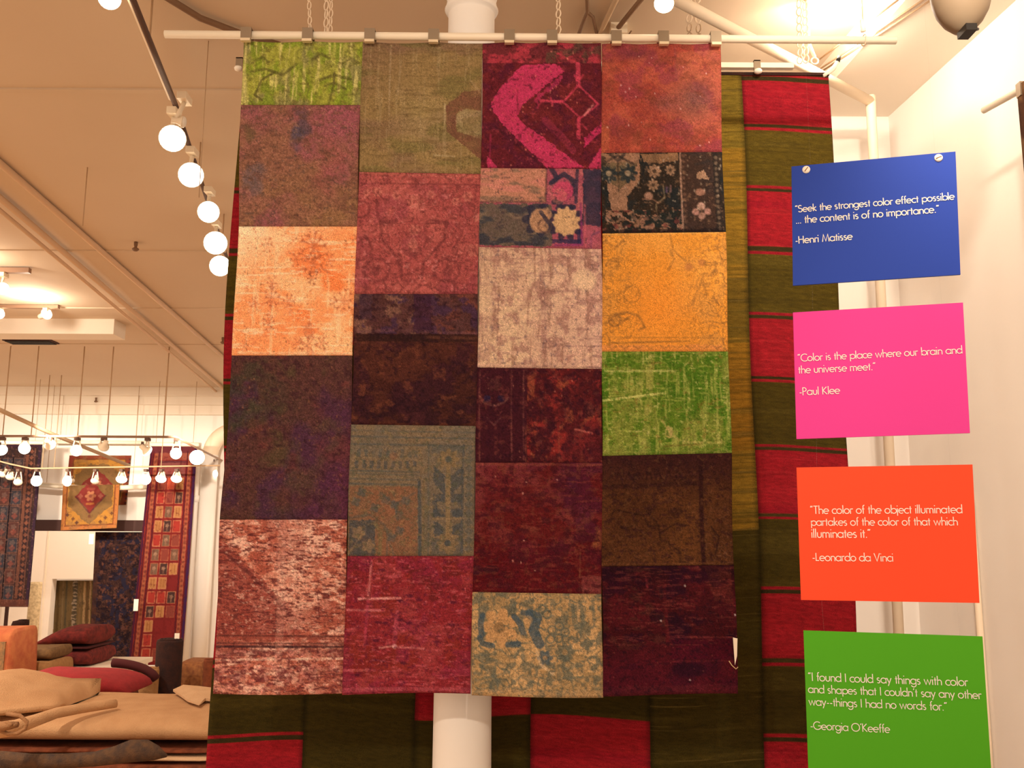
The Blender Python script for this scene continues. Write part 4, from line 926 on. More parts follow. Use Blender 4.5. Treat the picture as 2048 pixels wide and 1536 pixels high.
for i, (a_, b_, lab) in enumerate((((1592, 170), (1846, 0), 'upper of two thin conduits under the soffit at right'), ((1640, 145), (1862, 0), 'lower of two thin conduits under the soffit at right'), ((1640, 118), (1796, 0), 'thin line fixed under the soffit nearest the bright bulb'))):
    pa = pZ(*a_, SZ); pb = pZ(*b_, SZ); pipe('soffit_conduit', [pa, pb + (pb - pa) * .4], .0035, 'conduit', lab, 8)
# small hangers and sprinkler heads on the ceiling
def drop(px, py0, py1, z, label, name='hanger_wire', r=.003, mat='dark_pipe', group=None):
    p = pZ(px, py0, z); q = pY(px - (py1 - py0) * .08, py1, p[1]); m = MB(); m.tube([[p[0], p[1], z], [p[0], p[1], q[2]]], r, 6)
    return tag(m.build(name, M[mat]), label, 'wire', group)
drop(417, 82, 395, CEIL, 'thin pale wire hanging right of the near spotlight track', r=.0018, mat='conduit')
drop(175, 335, 452, CEIL, 'short thin wire hanging above the single ceiling pipe', r=.003, mat='conduit')
for px, py, lab in ((272, 484, 'small dark sprinkler head on the ceiling between pipe and lamps'), (446, 675, 'small dark sprinkler head beside the kilim edge'), (192, 800, 'small dark sprinkler head high on the far cornice')):
    p = pZ(px, py, CEIL) if py < 700 else pY(px, py, WALL_Y - .2); z = CEIL if py < 700 else p[2] + .03
    m = MB(); m.lathe([(.012, -.06), (.022, -.05), (.022, -.045), (.008, -.035), (.012, -.02), (.012, .0)], None, 12, (p[0], p[1], z)); tag(m.build('sprinkler_head', M['dark_pipe']), lab, 'sprinkler')
# vent slot and light box on the far ceiling
p0 = pZ(14, 682, CEIL); p1 = pZ(116, 685, CEIL); t = thing('ceiling_vent', p0, 'dark slatted vent slot in the far left ceiling', 'vent')
m = MB(); m.box((p0[0], p0[1] - .09, CEIL - .012), (p1[0], p0[1] + .09, CEIL + .02)); m.build('vent_frame', M['dark_beam'], t)
for k in range(4):
    y = p0[1] - .066 + k * .044; m = MB(); m.box((p0[0] + .02, y - .010, CEIL - .02), (p1[0] - .02, y + .010, CEIL - .012)); m.build('slat', M['black_metal'], t)
by = 8.0; q0 = pY(228, 649, by); q1 = pY(228, 668, by)
m = MB(); m.box((-7.5, by, q1[2]), (q0[0], by + .25, CEIL)); struct(m.build('trim_10', M['soffit']))

# ------------------------------------------------------------------ spotlights
def frame(d):
    d = np.array(d, float); d /= np.linalg.norm(d)
    u = np.cross([0, 0, 1.0], d); n = np.linalg.norm(u); u = np.array([1.0, 0, 0]) if n < 1e-4 else u / n
    return np.column_stack([u, np.cross(d, u), d])
def lamp(loc, d, lit, r, label, top, group=None, style='flood', name='track_spotlight'):
    """head centred at loc, facing d, hung from a rail at height top"""
    loc = np.array(loc, float); t = thing(name, (loc[0], loc[1], top), label, 'spotlight', group)
    A = frame(d); d = A[:, 2]
    back = loc - d * r * 1.1
    m = MB(); m.box((loc[0] - .018, loc[1] - .035, top - .03), (loc[0] + .018, loc[1] + .035, top - .002)); m.build('track_adapter', M['lamp_dark'] if style != 'flood' else M['lamp_white'], t)
    if style == 'flood':
        m = MB(); m.tube([[loc[0], loc[1], top - .03], [back[0], back[1], back[2] + r * .3]], .009, 8); m.build('stem', M['lamp_white'], t)
        m = MB(); m.lathe([(r * .35, -r * 1.9), (r * .5, -r * 1.8), (r * .52, -r * .9), (r * .8, -r * .35), (r, -.004), (r * 1.02, 0)], A, 20, loc); m.build('housing', M['lamp_white'], t)
    else:
        for q in (-1, 1):
            e = A[:, 0] * q * r * .75; m = MB(); m.tube([[loc[0] + e[0] * .5, loc[1] + e[1] * .5, top - .03], loc + e + [0, 0, r * .3]], .007, 6); m.build('yoke_arm', M['lamp_white'], t)
        m = MB(); m.lathe([(r * .3, -r * 1.5), (r * .42, -r * 1.4), (r * .45, -r * .6), (r * .85, -.004), (r * .9, 0)], A, 18, loc); m.build('housing', M['lamp_white'] if lit else M['lamp_white'], t)
        m = MB(); m.box(back - [r * .18, r * .18, r * .2], back + [r * .18, r * .18, r * .9]); m.build('socket', M['lamp_dark'], t)
    m = MB(); m.lathe([(r * .97, 0), (r * .95, r * .18), (r * .8, r * .38), (r * .5, r * .54), (r * .2, r * .6)], A, 20, loc); m.build('bulb', M['bulb'] if lit else M['screw'], t)
    return t

TZ = 3.27                                             # the near track on the left
ta = pZ(256, -25, TZ); tb = pZ(455, 520, TZ); tm = pZ(349, 205, TZ)
t = thing('light_track', tm, 'near black spotlight track running along the ceiling on the left', 'track')
m = MB(); m.tube([ta, tm], .011, 8); m.tube([tm, tb], .011, 8); m.build('rail', M['lamp_dark'], t)
m = MB(); m.tube([ta + [-.015, 0, .018], tm + [-.015, 0, .018]], .011, 8); m.build('wire_channel', M['lamp_white'], t)
for k in (.12, .55, .9):
    p = ta + (tb - ta) * k; m = MB(); m.tube([p, [p[0], p[1], CEIL]], .004, 6); m.build('suspension_rod', M['conduit'], t)
LZ = 3.14
for i, (px, py, r, nm) in enumerate(((345, 277, .052, 'nearest lit spotlight on the near left track'), (382, 350, .054, 'second lit spotlight on the near left track counted from the front'), (417, 424, .052, 'third lit spotlight on the near left track counted from the front'), (431, 486, .062, 'fourth lit spotlight on the near left track counted from the front'), (440, 532, .06, 'last lit spotlight on the near left track beside the kilim edge'))):
    p = pZ(px, py, LZ); k = np.clip((p[1] - ta[1]) / (tb[1] - ta[1]), 0, 1); rail = ta + (tb - ta) * k
    lamp(p, CAM - p + [.3, .2, -.5], True, r, nm, TZ - .010, 'spotlights on the near left track')
p = pZ(366, 244, LZ + .02); lamp(p, [.9, .25, -.1], False, .022, 'small unlit lamp head turned aside behind the nearest spotlight', TZ, None)
p = pY(219, -4, 2.75); lamp(p, CAM - p + [.2, .3, -.9], True, .036, 'lit spotlight cut by the top frame edge at left', CEIL - .02, None, 'yoke')
p = pY(1328, 7, 2.60); lamp(p, [-.12, -.35, -.75], True, .030, 'lit round spotlight beside the diagonal white pipe', CEIL, None)
p = pY(1710, -8, 2.95); t = lamp(p, [-.1, -.5, -.85], True, .045, 'glaring bulb beside the soffit at top right', CEIL, None)

# ceiling lamps at the far left
lz = 3.40
p = pZ(4, 570, 3.33); t = thing('light_track', (p[0], p[1], CEIL), 'short ceiling track with one bulb at the far left edge', 'track')
m = MB(); q = pZ(60, 542, CEIL - .03); m.box((q[0] - 1.2, q[1] - .02, CEIL - .045), (q[0], q[1] + .02, CEIL - .01)); m.build('rail', M['track'], t)
lamp(pY(5, 577, q[1]), [.5, -.6, -.5], True, .045, 'lit bulb on the short ceiling track at the left edge', CEIL - .045, None)
q = pZ(93, 617, CEIL - .03); t = thing('light_track', (q[0], q[1], CEIL), 'ceiling track above two bulbs at the far left', 'track')
m = MB(); m.box((q[0] - 1.5, q[1] - .02, CEIL - .03), (q[0] + .1, q[1] + .02, CEIL - .004)); m.build('rail', M['track'], t)
lamp(pY(93, 628, q[1]), [.85, -.5, .15], True, .046, 'lit reflector bulb under the bright patch of far left ceiling', CEIL - .03, None)
lamp(pY(-2, 627, q[1]), [.85, -.5, .15], True, .046, 'lit reflector bulb cut by the left frame edge', CEIL - .03, None)

# the far track with its bend, hung on rods
FY = 9.2
f0 = pY(-60, 872, FY); f1 = pY(350, 874, FY); fz = float(f1[2]); f0[2] = fz
f2 = pZ(446, 922, fz)
t = thing('light_track', f1, 'dark suspended spotlight track before the far wall, bending back at its right end', 'track')
m = MB(); m.tube([f0, f1], .012, 8); m.build('rail', M['track'], t)
m = MB(); m.tube([f1, f2], .012, 8); m.build('rail', M['track'], t)
for px in (5, 62, 155, 214, 327):
    p = pY(px, 873, FY); m = MB(); m.tube([[p[0], p[1], fz], [p[0], p[1], CEIL]], .006, 6); m.build('suspension_rod', M['conduit'], t)
g = 'spotlights on the far upper track'
for i, (px, py, lit, d, nm) in enumerate((
    (3, 900, True, (.6, -.5, -.4), 'lit lamp on the far upper track at the left frame edge'),
    (49, 897, True, (.25, -1, -.1), 'round lit lamp on the far upper track before the dark panelled rug'),
    (100, 890, False, (.0, .9, -.4), 'unlit lamp on the far upper track right of the dark panelled rug'),
    (153, 901, True, (.1, -1, -.15), 'round lit lamp on the far upper track above the medallion rug'),
    (207, 893, False, (-.5, .6, -.5), 'unlit tilted lamp on the far upper track above the medallion rug'),
    (294, 902, True, (.5, .5, -.5), 'lamp on the far upper track by the top left corner of the tile runner'),
    (352, 907, True, (.1, -1, -.2), 'glaring lamp at the bend of the far upper track'))):
    p = pY(px, py, FY); lamp(p, d, lit, .056, nm, fz - .01, g, 'yoke')
for px, py, r, nm in ((394, 915, .085, 'glaring lamp on the returning arm of the far track before the white pipes'), (426, 948, .06, 'lamp at the end of the far track beside the kilim')):
    k = (px - 350) / (446 - 350.0); Yk = f1[1] + (f2[1] - f1[1]) * k * 1.1; p = pY(px, py, Yk)
    lamp(p, CAM - p, True, r, nm, fz - .01, g, 'yoke')
# slanting feeder tube from the upper left, and the lower thin track
gz = fz - .02
ga = pZ(-30, 806, 2.72); gb = pZ(104, 868, 2.66); gc = pZ(258, 931, 2.465)
pipe('slanting_tube', [ga, gb, gc], .020, 'conduit', 'thick tan tube slanting down from the upper left to the lower far track', 10)
HY = 10.9
h0 = pY(-40, 912, HY); h1 = pY(62, 937, HY); h2 = pY(440, 931, HY)
t = thing('light_track', h2, 'thin lower spotlight track close to the far rugs', 'track')
m = MB(); m.tube([h0, pY(20, 928, HY), h1, pY(180, 935, HY), h2], .009, 8); m.build('rail', M['conduit'], t)
for px in (84, 108, 322):
    p = pY(px, 936, HY); m = MB(); m.tube([[p[0], p[1], p[2]], [p[0], p[1], CEIL]], .005, 6); m.build('suspension_rod', M['conduit'], t)
g = 'spotlights on the far lower track'
for px, py, lit, d, nm in (
    (4, 948, False, (-.3, -.6, -.7), 'unlit lamp on the far lower track at the left frame edge'),
    (20, 954, False, (0, -.5, -.85), 'unlit cream lamp hanging before the dark panelled rug'),
    (36, 964, False, (.3, -.7, -.7), 'small unlit lamp right of the cream one before the dark panelled rug'),
    (73, 962, True, (.4, -1, -.1), 'round lit lamp at the right border of the dark panelled rug'),
    (135, 962, True, (-.3, -1, -.1), 'round lit lamp at the left border of the medallion rug'),
    (190, 962, False, (0, -.5, -.85), 'unlit cream lamp hanging before the middle of the medallion rug'),
    (243, 958, True, (.1, -.5, -.85), 'lit lamp at the right border of the medallion rug'),
    (291, 959, True, (.4, -.9, -.2), 'lit lamp at the left border of the tile runner'),
    (322, 957, True, (0, -.55, -.8), 'lit lamp before the left squares of the tile runner'),
    (353, 957, True, (.05, -.5, -.85), 'lit lamp before the right squares of the tile runner')):
    p = pY(px, py, HY); lamp(p, d, lit, .062 if lit else .05, nm, float(pY(px, 938, HY)[2]), g, 'yoke')

# ------------------------------------------------------------------ chains, hooks and fixtures on the right
chain(up(1600, 30, KY), pY(1600, 128, KY), 'left white chain above the right end of the kilim', .034, .0026, 'chains holding up the rug rods')
chain(up(1612, 30, KY + .02), pY(1612, 126, KY + .02), 'right white chain above the right end of the kilim', .034, .0026, 'chains holding up the rug rods')
s_ = up(1614, 10, KY + .05); e_ = pY(1629, 114, KY + .05); m = MB(); m.tube([s_, [s_[0], s_[1], e_[2] + .05], e_], .006, 10); tag(m.build('hanger_bar', M['white_rod']), 'white hanger bar beside the chains at the right end of the kilim', 'hanger')
m = MB(); a = np.linspace(0, 2 * math.pi, 16, endpoint=False); c_ = pY(1629, 122, KY + .05); m.tube([c_ + [math.cos(x) * .012, 0, math.sin(x) * .012] for x in a], .003, 6, closed=True); tag(m.build('hanger_ring', M['pipe']), 'small metal ring under the white hanger bar', 'ring')
t = thing('corner_bracket', pY(1655, 150, KY), 'white curved bracket with black tip at the upper right corner of the kilim', 'bracket')
m = MB(); m.tube([pY(1646, 152, KY), pY(1656, 146, KY), pY(1666, 138, KY), pY(1675, 124, KY)], [.006, .008, .008, .007], 10); m.build('arm', M['white_metal'], t)
m = MB(); m.tube([pY(1675, 124, KY), pY(1679, 113, KY)], [.0075, .006], 10); m.build('tip', M['black_metal'], t)
t = thing('rod_hook', rod_at(1728), 'white wire hook holding the right end of the patchwork rod', 'hook')
s_ = up(1726, 10, RUG_Y); s_[2] = 3.34; e_ = rod_at(1728)
m = MB(); m.tube([s_, [e_[0], e_[1], e_[2] + .05]], .0022, 6); m.build('wire', M['chain'], t)
m = MB(); m.tube([[e_[0] - .004, e_[1], e_[2] + .065], [e_[0], e_[1], e_[2] + .028]], [.005, .008], 10); m.build('sleeve', M['screw'], t)
a = np.linspace(-.5, 4.4, 14); m = MB(); m.tube([[e_[0] + math.sin(x) * .001, e_[1] + math.cos(x + 1.57) * .016, e_[2] + math.sin(x + 1.57) * .016] for x in a], .002, 6); m.build('hook_loop', M['chain'], t)

gp = pY(1928, 69, 2.3); gx, gy, gz_ = gp
t = thing('dome_fixture', (gx, gy, CEIL), 'rounded grey hanging shade with a small black bracket at the top right', 'light fixture')
R_ = 58 / 1900 * 2.55
m = MB(); m.lathe([(R_ * .05, 0), (R_ * .35, .012), (R_ * .62, .034), (R_ * .82, .062), (R_ * .94, .095), (R_, .14), (R_, .26), (R_ * .7, .29), (R_ * .2, .30)], None, 32, (gx, gy, gz_)); m.build('shade', M['grey_shade'], t)
q = pY(1936, 60, gy - R_ * .5); m = MB(); m.box(q - [.014, .02, .010], q + [.014, .03, .008]); m.tube([q + [.012, 0, .0], q + [.036, .02, .014]], .004, 6); m.build('bracket', M['black_metal'], t)
m = MB(); m.tube([[gx, gy, gz_ + .29], [gx, gy, CEIL]], .006, 8); m.build('cord', M['black_metal'], t)

ra = pY(1967, 221, 2.75); rb = pY(2036, 183, 2.60); rc = rb + (rb - ra) * 4
m = MB(); m.tube([ra, rc], .010, 12); tag(m.build('hanging_rod', M['white_rod']), 'white rod sticking out at the right edge along the wall', 'rod')
nd = (rc - rb); nd = nd / np.linalg.norm(nd); p0 = rb + nd * .012
w = Weave(0, 0, 200, 300, (74, 44, 28), 4, 77); w.clouds((120, 84, 50), 10, 8, .5, .6, .8).clouds((40, 24, 24), 18, 14, .5, .6, .7)
Hh = np.array([nd[0], nd[1], 0]); Pg = p0 + Hh * (w.U * .55)[..., None] + np.array([0, 0, -1.0]) * (w.V * 1.5 - .012)[..., None] + np.array([-.012, 0, 0])
t = thing('wall_rug', Pg[-1, 0], 'dark brown rug hanging from the rod at the right frame edge', 'rug')
cloth('pile_field', Pg, w.albedo((1, .8, .55)), M['far_pile'], t, .008, np.array([1.0, .1, 0]))
t = thing('rod_clip', rb, 'brown clip on the rod at the right frame edge', 'clip'); q = rb + nd * .02; m = MB(); m.box(q - [.014, .012, .024], q + [.014, .012, .018]); m.build('clip_body', M['clip'], t)
# ------------------------------------------------------------------ geometric sans lettering, drawn as strokes
def arc(cx, cy, r, a0, a1, n=20, ry=None):
    ry = r if ry is None else ry
    return [(cx + r * math.cos(math.radians(a)), cy + ry * math.sin(math.radians(a))) for a in np.linspace(a0, a1, n)]
O_ = arc(.30, .30, .30, 0, 360, 28)
A_ = 1.06
GL = {
 'a': (.66, [O_, [(.60, .62), (.60, -.03)]]), 'b': (.66, [[(.06, A_), (.06, -.03)], arc(.36, .30, .30, 0, 360, 28)]),
 'c': (.50, [arc(.30, .30, .30, 48, 312)]), 'd': (.66, [O_, [(.60, A_), (.60, -.03)]]),
 'e': (.62, [[(.01, .31), (.60, .31)] , arc(.30, .30, .30, 0, 312)]), 'f': (.30, [[(.13, -.03), (.13, .86)] + arc(.27, .88, .14, 170, 75, 8), [(0, .57), (.28, .57)]]),
 'g': (.66, [O_, [(.60, .62), (.60, -.06)] + arc(.32, -.06, .28, 0, -160, 12)]), 'h': (.56, [[(.05, A_), (.05, -.03)], [(.05, .32)] + arc(.27, .36, .22, 170, 0, 12) + [(.49, -.03)]]),
 'i': (.16, [[(.06, .62), (.06, -.03)], [(.06, .86), (.06, .96)]]), 'j': (.16, [[(.06, .62), (.06, -.30)], [(.06, .86), (.06, .96)]]),
 'k': (.50, [[(.05, A_), (.05, -.03)], [(.42, .60), (.08, .30), (.46, -.02)]]), 'l': (.16, [[(.06, A_), (.06, -.03)]]),
 'm': (.88, [[(.05, .62), (.05, -.03)], [(.05, .36)] + arc(.235, .40, .185, 170, 0, 10) + [(.42, -.03)], [(.42, .36)] + arc(.605, .40, .185, 170, 0, 10) + [(.79, -.03)]]),
 'n': (.56, [[(.05, .62), (.05, -.03)], [(.05, .32)] + arc(.27, .36, .22, 170, 0, 12) + [(.49, -.03)]]), 'o': (.64, [O_]),
 'p': (.66, [[(.06, .62), (.06, -.34)], arc(.36, .30, .30, 0, 360, 28)]), 'q': (.66, [O_, [(.60, .62), (.60, -.34)]]),
 'r': (.34, [[(.05, .62), (.05, -.03)], [(.05, .36)] + arc(.24, .40, .19, 170, 55, 8)]),
 's': (.42, [arc(.19, .455, .145, 40, 250, 12) + arc(.19, .155, .155, 75, -140, 14)]), 't': (.30, [[(.14, .86), (.14, -.03)], [(0, .57), (.28, .57)]]),
 'u': (.56, [[(.05, .62), (.05, .24)] + arc(.27, .22, .22, 180, 360, 12) + [(.49, .62)]]), 'v': (.52, [[(.0, .62), (.24, 0), (.48, .62)]]),
 'w': (.84, [[(.0, .62), (.20, 0), (.40, .58), (.60, 0), (.80, .62)]]), 'x': (.48, [[(0, .61), (.44, -.02)], [(.44, .61), (0, -.02)]]),
 'y': (.52, [[(.0, .62), (.25, .02)], [(.48, .62), (.12, -.32)]]), 'z': (.46, [[(.02, .57), (.42, .57), (.02, .02), (.44, .02)]]),
 'S': (.56, [arc(.25, .74, .22, 35, 255, 14) + arc(.25, .26, .26, 78, -150, 16)]), 'H': (.74, [[(.06, 1.0), (.06, -.03)], [(.64, 1.0), (.64, -.03)], [(.06, .54), (.64, .54)]]),
 'M': (.94, [[(.04, -.03), (.18, .98), (.46, .05), (.74, .98), (.88, -.03)]]), 'C': (.82, [arc(.50, .48, .49, 50, 310, 24)]), 'P': (.56, [[(.06, -.03), (.06, .97), (.24, .97)] + arc(.24, .725, .245, 90, -90, 12) + [(.06, .48)]]),
 'K': (.66, [[(.06, 1.0), (.06, -.03)], [(.56, .98), (.10, .50), (.60, -.02)]]), 'T': (.56, [[(.0, .96), (.52, .96)], [(.26, .96), (.26, -.03)]]),
 'L': (.46, [[(.06, 1.0), (.06, .03), (.42, .03)]]), 'V': (.70, [[(.0, 1.0), (.33, 0), (.66, 1.0)]]), 'I': (.20, [[(.08, 1.0), (.08, -.03)]]),
 'G': (.96, [arc(.50, .48, .49, 48, 350, 26) + [(.98, .46), (.58, .46)]]), 'O': (1.04, [arc(.50, .48, .49, 0, 360, 32)]),
 '\u201c': (.34, [[(.10, 1.0), (.02, .80)], [(.26, 1.0), (.18, .80)]]), '\u201d': (.34, [[(.10, 1.0), (.02, .80)], [(.26, 1.0), (.18, .80)]]), '\u2019': (.16, [[(.10, 1.0), (.03, .80)]]),
 '.': (.20, [[(.08, -.03), (.08, .08)]]), '-': (.34, [[(.03, .30), (.29, .30)]]), ' ': (.30, []), ',': (.2, [[(.1, .06), (.05, -.12)]]),
}
def ribbon(m, pts, hw, to3d, zlift):
    P = np.array(pts, float); keep = [0] + [i for i in range(1, len(P)) if np.hypot(*(P[i] - P[i - 1])) > 1e-6]; P = P[keep]
    k = len(P); L = []; R = []
    closed = np.hypot(*(P[0] - P[-1])) < 1e-4
    for i in range(k):
        a = P[i] - P[i - 1] if i > 0 else (P[-1] - P[-2] if closed else P[1] - P[0])
        c = P[i + 1] - P[i] if i < k - 1 else (P[1] - P[0] if closed else P[-1] - P[-2])
        a = a / np.hypot(*a); c = c / np.hypot(*c); n = np.array([-(a + c)[1], (a + c)[0]]); q = np.hypot(*n)
        if q < .3: n = np.array([-a[1], a[0]]); s = 1
        else: n = n / q; s = min(1.8, 1 / max(.3, np.dot(n, [-a[1], a[0]])))
        L.append(P[i] + n * hw * s); R.append(P[i] - n * hw * s)
    V = [to3d(*p, zlift) for p in L] + [to3d(*p, zlift) for p in R]
    m.add(V, [(i, k + i, k + i + 1, i + 1) for i in range(k - 1)], False)
def text_width(s, sp=.055): return sum(GL[c][0] + sp for c in s) - sp
def write_line(m, s, org, ux, uy, nrm, width, hw, sp=.055):
    sc = width / text_width(s, sp); x = 0.0
    yscale = min(sc, 99)
    for c in s:
        adv, strokes = GL[c]
        for st in strokes:
            ribbon(m, [(x + p[0], p[1]) for p in st], hw, lambda a, b, z: org + ux * a * sc + uy * b * yscale + nrm * z, .0012)
        x += adv + sp
    return sc

# ------------------------------------------------------------------ the four coloured boards
SYAW = math.radians(14.6)
SD = np.array([math.cos(SYAW), -math.sin(SYAW), 0.0]); SN = np.array([-math.sin(SYAW), -math.cos(SYAW), 0.0]); SU = np.array([0, 0, 1.0])
S0 = pY(1755, 900, 1.95)
def sp(px, py): return onPlane(np.array(px), np.array(py), S0, SN)
LQ, RQ, AP = '\u201c', '\u201d', '\u2019'
signs = [
 ('blue', 'royal blue quote board with two white screws, topmost of the four', [(1583, 333), (1911, 303), (1921, 549), (1586, 571)],
  [(LQ + 'Seek the strongest color effect possible', 1591, 425, 1909), ('... the content is of no importance.' + RQ, 1592, 447.5, 1879), ('-Henri Matisse', 1591, 487.5, 1705)]),
 ('pink', 'hot pink quote board hanging second from the top', [(1586, 625), (1926, 605), (1940, 866), (1593, 878)],
  [(LQ + 'Color is the place where our brain and', 1596, 723, 1925), ('the universe meet.' + RQ, 1597, 747, 1752), ('-Paul Klee', 1599, 790.5, 1680)]),
 ('orange', 'bright orange quote board third from the top', [(1593, 935), (1945, 929), (1959, 1206), (1602, 1200)],
  [(LQ + 'The color of the object illuminated', 1621, 1027.5, 1925), ('partakes of the color of that which', 1622, 1051, 1916), ('illuminates it.' + RQ, 1623, 1075, 1742), ('-Leonardo da Vinci', 1625, 1121.5, 1787)]),
 ('green', 'leaf green quote board at the bottom of the column of boards', [(1607, 1261), (1965, 1273), (1984, 1562), (1617, 1546)],
  [(LQ + 'I found I could say things with color', 1617, 1361, 1936), ('and shapes that I couldn' + AP + 't say any other', 1617, 1385, 1963), ('way--things I had no words for.' + RQ, 1618, 1410, 1895), ('-Georgia O' + AP + 'Keeffe', 1621, 1458, 1780)])]
prev = None
for key, lab, cs, lines in signs:
    P4 = np.array([sp(*c) for c in cs]); cen = P4.mean(0)
    t = thing('quote_board', (cen[0], cen[1], P4[:, 2].min()), lab, 'sign', 'quote boards hanging in a column')
    bk = P4 - SN * .005
    m = MB(); m.add(np.vstack([P4, bk]), [(3, 2, 1, 0)[::1], (4, 5, 6, 7)], False); m.add(np.vstack([P4, bk]), [(0, 1, 5, 4), (1, 2, 6, 5), (2, 3, 7, 6), (3, 0, 4, 7)], False)
    o = m.build('board', M[key], t); o.data.materials.append(M['board_edge'])
    ux = (P4[1] - P4[0] + P4[2] - P4[3]); ux /= np.linalg.norm(ux)
    for s, x0, y0, x1 in lines:
        org = sp(x0, y0); wd = np.linalg.norm(P4[1] - P4[0]) / (cs[1][0] - cs[0][0]) * (x1 - x0)
        # line end in the board's own plane
        k = 0.0
        for _ in range(12):
            e = org + ux * wd; q = CM.transposed() @ Vector(e - CAM); pxe = 1024 + F * q.x / -q.z; wd *= (x1 - x0) / (pxe - x0)
        uy = np.cross(SN, ux) if np.cross(SN, ux)[2] > 0 else np.cross(ux, SN)
        m = MB(); write_line(m, s, org, ux, uy, SN, wd, .062 if key == 'blue' else .052)
        m.build('lettering', M['letter'], t)
    if key == 'blue':
        for (x, y), ang in (((1612.5, 339.5), .9), ((1877, 316), .35)):
            c = sp(x, y); A = np.column_stack([SD, np.cross(SN, SD), SN]); sc = MB(); sc.lathe([(.0085, 0), (.0085, .0012), (.007, .003), (.003, .004)], A, 18, c); so = sc.build('screw', M['screw'], t)
            d1 = SD * math.cos(ang) + SU * math.sin(ang); sl = MB(); sl.tube([c + SN * .0038 - d1 * .0055, c + SN * .0038 + d1 * .0055], .0011, 6); sl.build('screw_slot', M['slot'], so)
    # clear nylon lines carry each board from the one above (the first from the ceiling)
    for k, (u, name) in enumerate(((.12, 'left'), (.88, 'right'))):
        lo = P4[0] * (1 - u) + P4[1] * u - SN * .0025; lo = lo - SU * .002
        hi = np.array([lo[0], lo[1], 3.345]) if prev is None else prev[3] * (1 - u) + prev[2] * u - SN * .0025 + SU * .002
        if prev is None and lo[0] < rw(lo[1]) - .36: hi[2] = CEIL
        m = MB(); m.tube([lo, hi], .0002, 4); tag(m.build('nylon_line', M['nylon']), 'clear nylon line at the %s top of the %s quote board' % (name, key), 'line')
    prev = P4

# ------------------------------------------------------------------ rugs on the far wall
L_FAR = (1.9, 1.55, 1.2)
def hang(name, quad, Y, w, label, cat='rug', thick=.012, wave=.01, mat='far_pile'):
    (ax, ay), (bx, by_), (cx, cy), (dx, dy) = quad; U, V = w.U, w.V
    px = (ax * (1 - U) + bx * U) * (1 - V) + (dx * (1 - U) + cx * U) * V; py = (ay * (1 - U) + by_ * U) * (1 - V) + (dy * (1 - U) + cy * U) * V
    P = onY(px, py, Y); P[..., 1] += wave * np.sin(U * 7 + V * 3) * V
    t = thing(name, P[-1, w.nx // 2], label, cat)
    cloth('pile_field', P, w.albedo(L_FAR), M[mat], t, thick)
    return t, P
def far_rod(m, label):
    V = np.vstack(m.v); x0, x1 = V[:, 0].min(), V[:, 0].max(); y = V[:, 1].mean(); z = V[:, 2].max()
    t = thing('hanging_rod', ((x0 + x1) / 2, y, V[:, 2].min()), label, 'rod'); m.build('rod_tube', M['white_rod'], t)
    for u in (.12, .88):
        x = x0 + (x1 - x0) * u; w_ = MB(); w_.tube([[x, y, z - .02], [x, y, CEIL]], .003, 6); w_.build('suspension_wire', M['conduit'], t)
    return t
# dark rug of panels at the far left
w = Weave(0, 0, 154, 327, (52, 34, 36), .8, 301)
w.clouds((72, 44, 36), 12, 10, .5, .62, .6)
w.rect(0, 0, 154, 6, (60, 34, 46)).rect(148, 0, 154, 327, (58, 36, 52)).rect(124, 20, 130, 310, (128, 74, 54), .8, .2).rect(140, 8, 143, 320, (122, 72, 56), .7, .3).rect(24, 22, 28, 310, (128, 74, 54), .8, .2)
for i in range(26): w.petals(135.5, 14 + i * 12, 4, 4, (150, 84, 60), .8).petals(12, 14 + i * 12, 5, 4, (140, 80, 56), .8)
for r in range(9):
    for c in range(4):
        x0 = 32 + c * 23; y0 = 28 + r * 32; w.rect(x0, y0, x0 + 20, y0 + 29, ((64, 50, 52), (88, 50, 44), (56, 52, 60))[(r + c) % 3], .9, .1)
        w.line([(x0, y0), (x0 + 20, y0), (x0 + 20, y0 + 29), (x0, y0 + 29), (x0, y0)], 1.6, (132, 84, 66), .6, .3, .8).petals(x0 + 10, y0 + 10, 6, 5, (120, 92, 80), .6).petals(x0 + 10, y0 + 20, 6, 4, (150, 72, 58), .6).line([(x0 - 1.5, 26), (x0 - 1.5, 310)], 2, (28, 20, 26), .8, 0, .8)
w.rect(0, 312, 154, 327, (112, 60, 46), .8, .3); w.clouds((150, 96, 76), 3, 3, .62, .72, .5)
hang('panel_rug', [(-70, 889), (84, 889), (56, 1214), (-98, 1214)], 11.2, w, 'dark rug of small square panels hanging at the far left edge')
z = float(pY(40, 885, 11.2)[2]); m = MB(); m.tube([[float(pY(-90, 885, 11.2)[0]), 11.2, z], [float(pY(92, 885, 11.2)[0]), 11.2, z]], .024, 12); far_rod(m, 'white rod over the dark panelled rug')
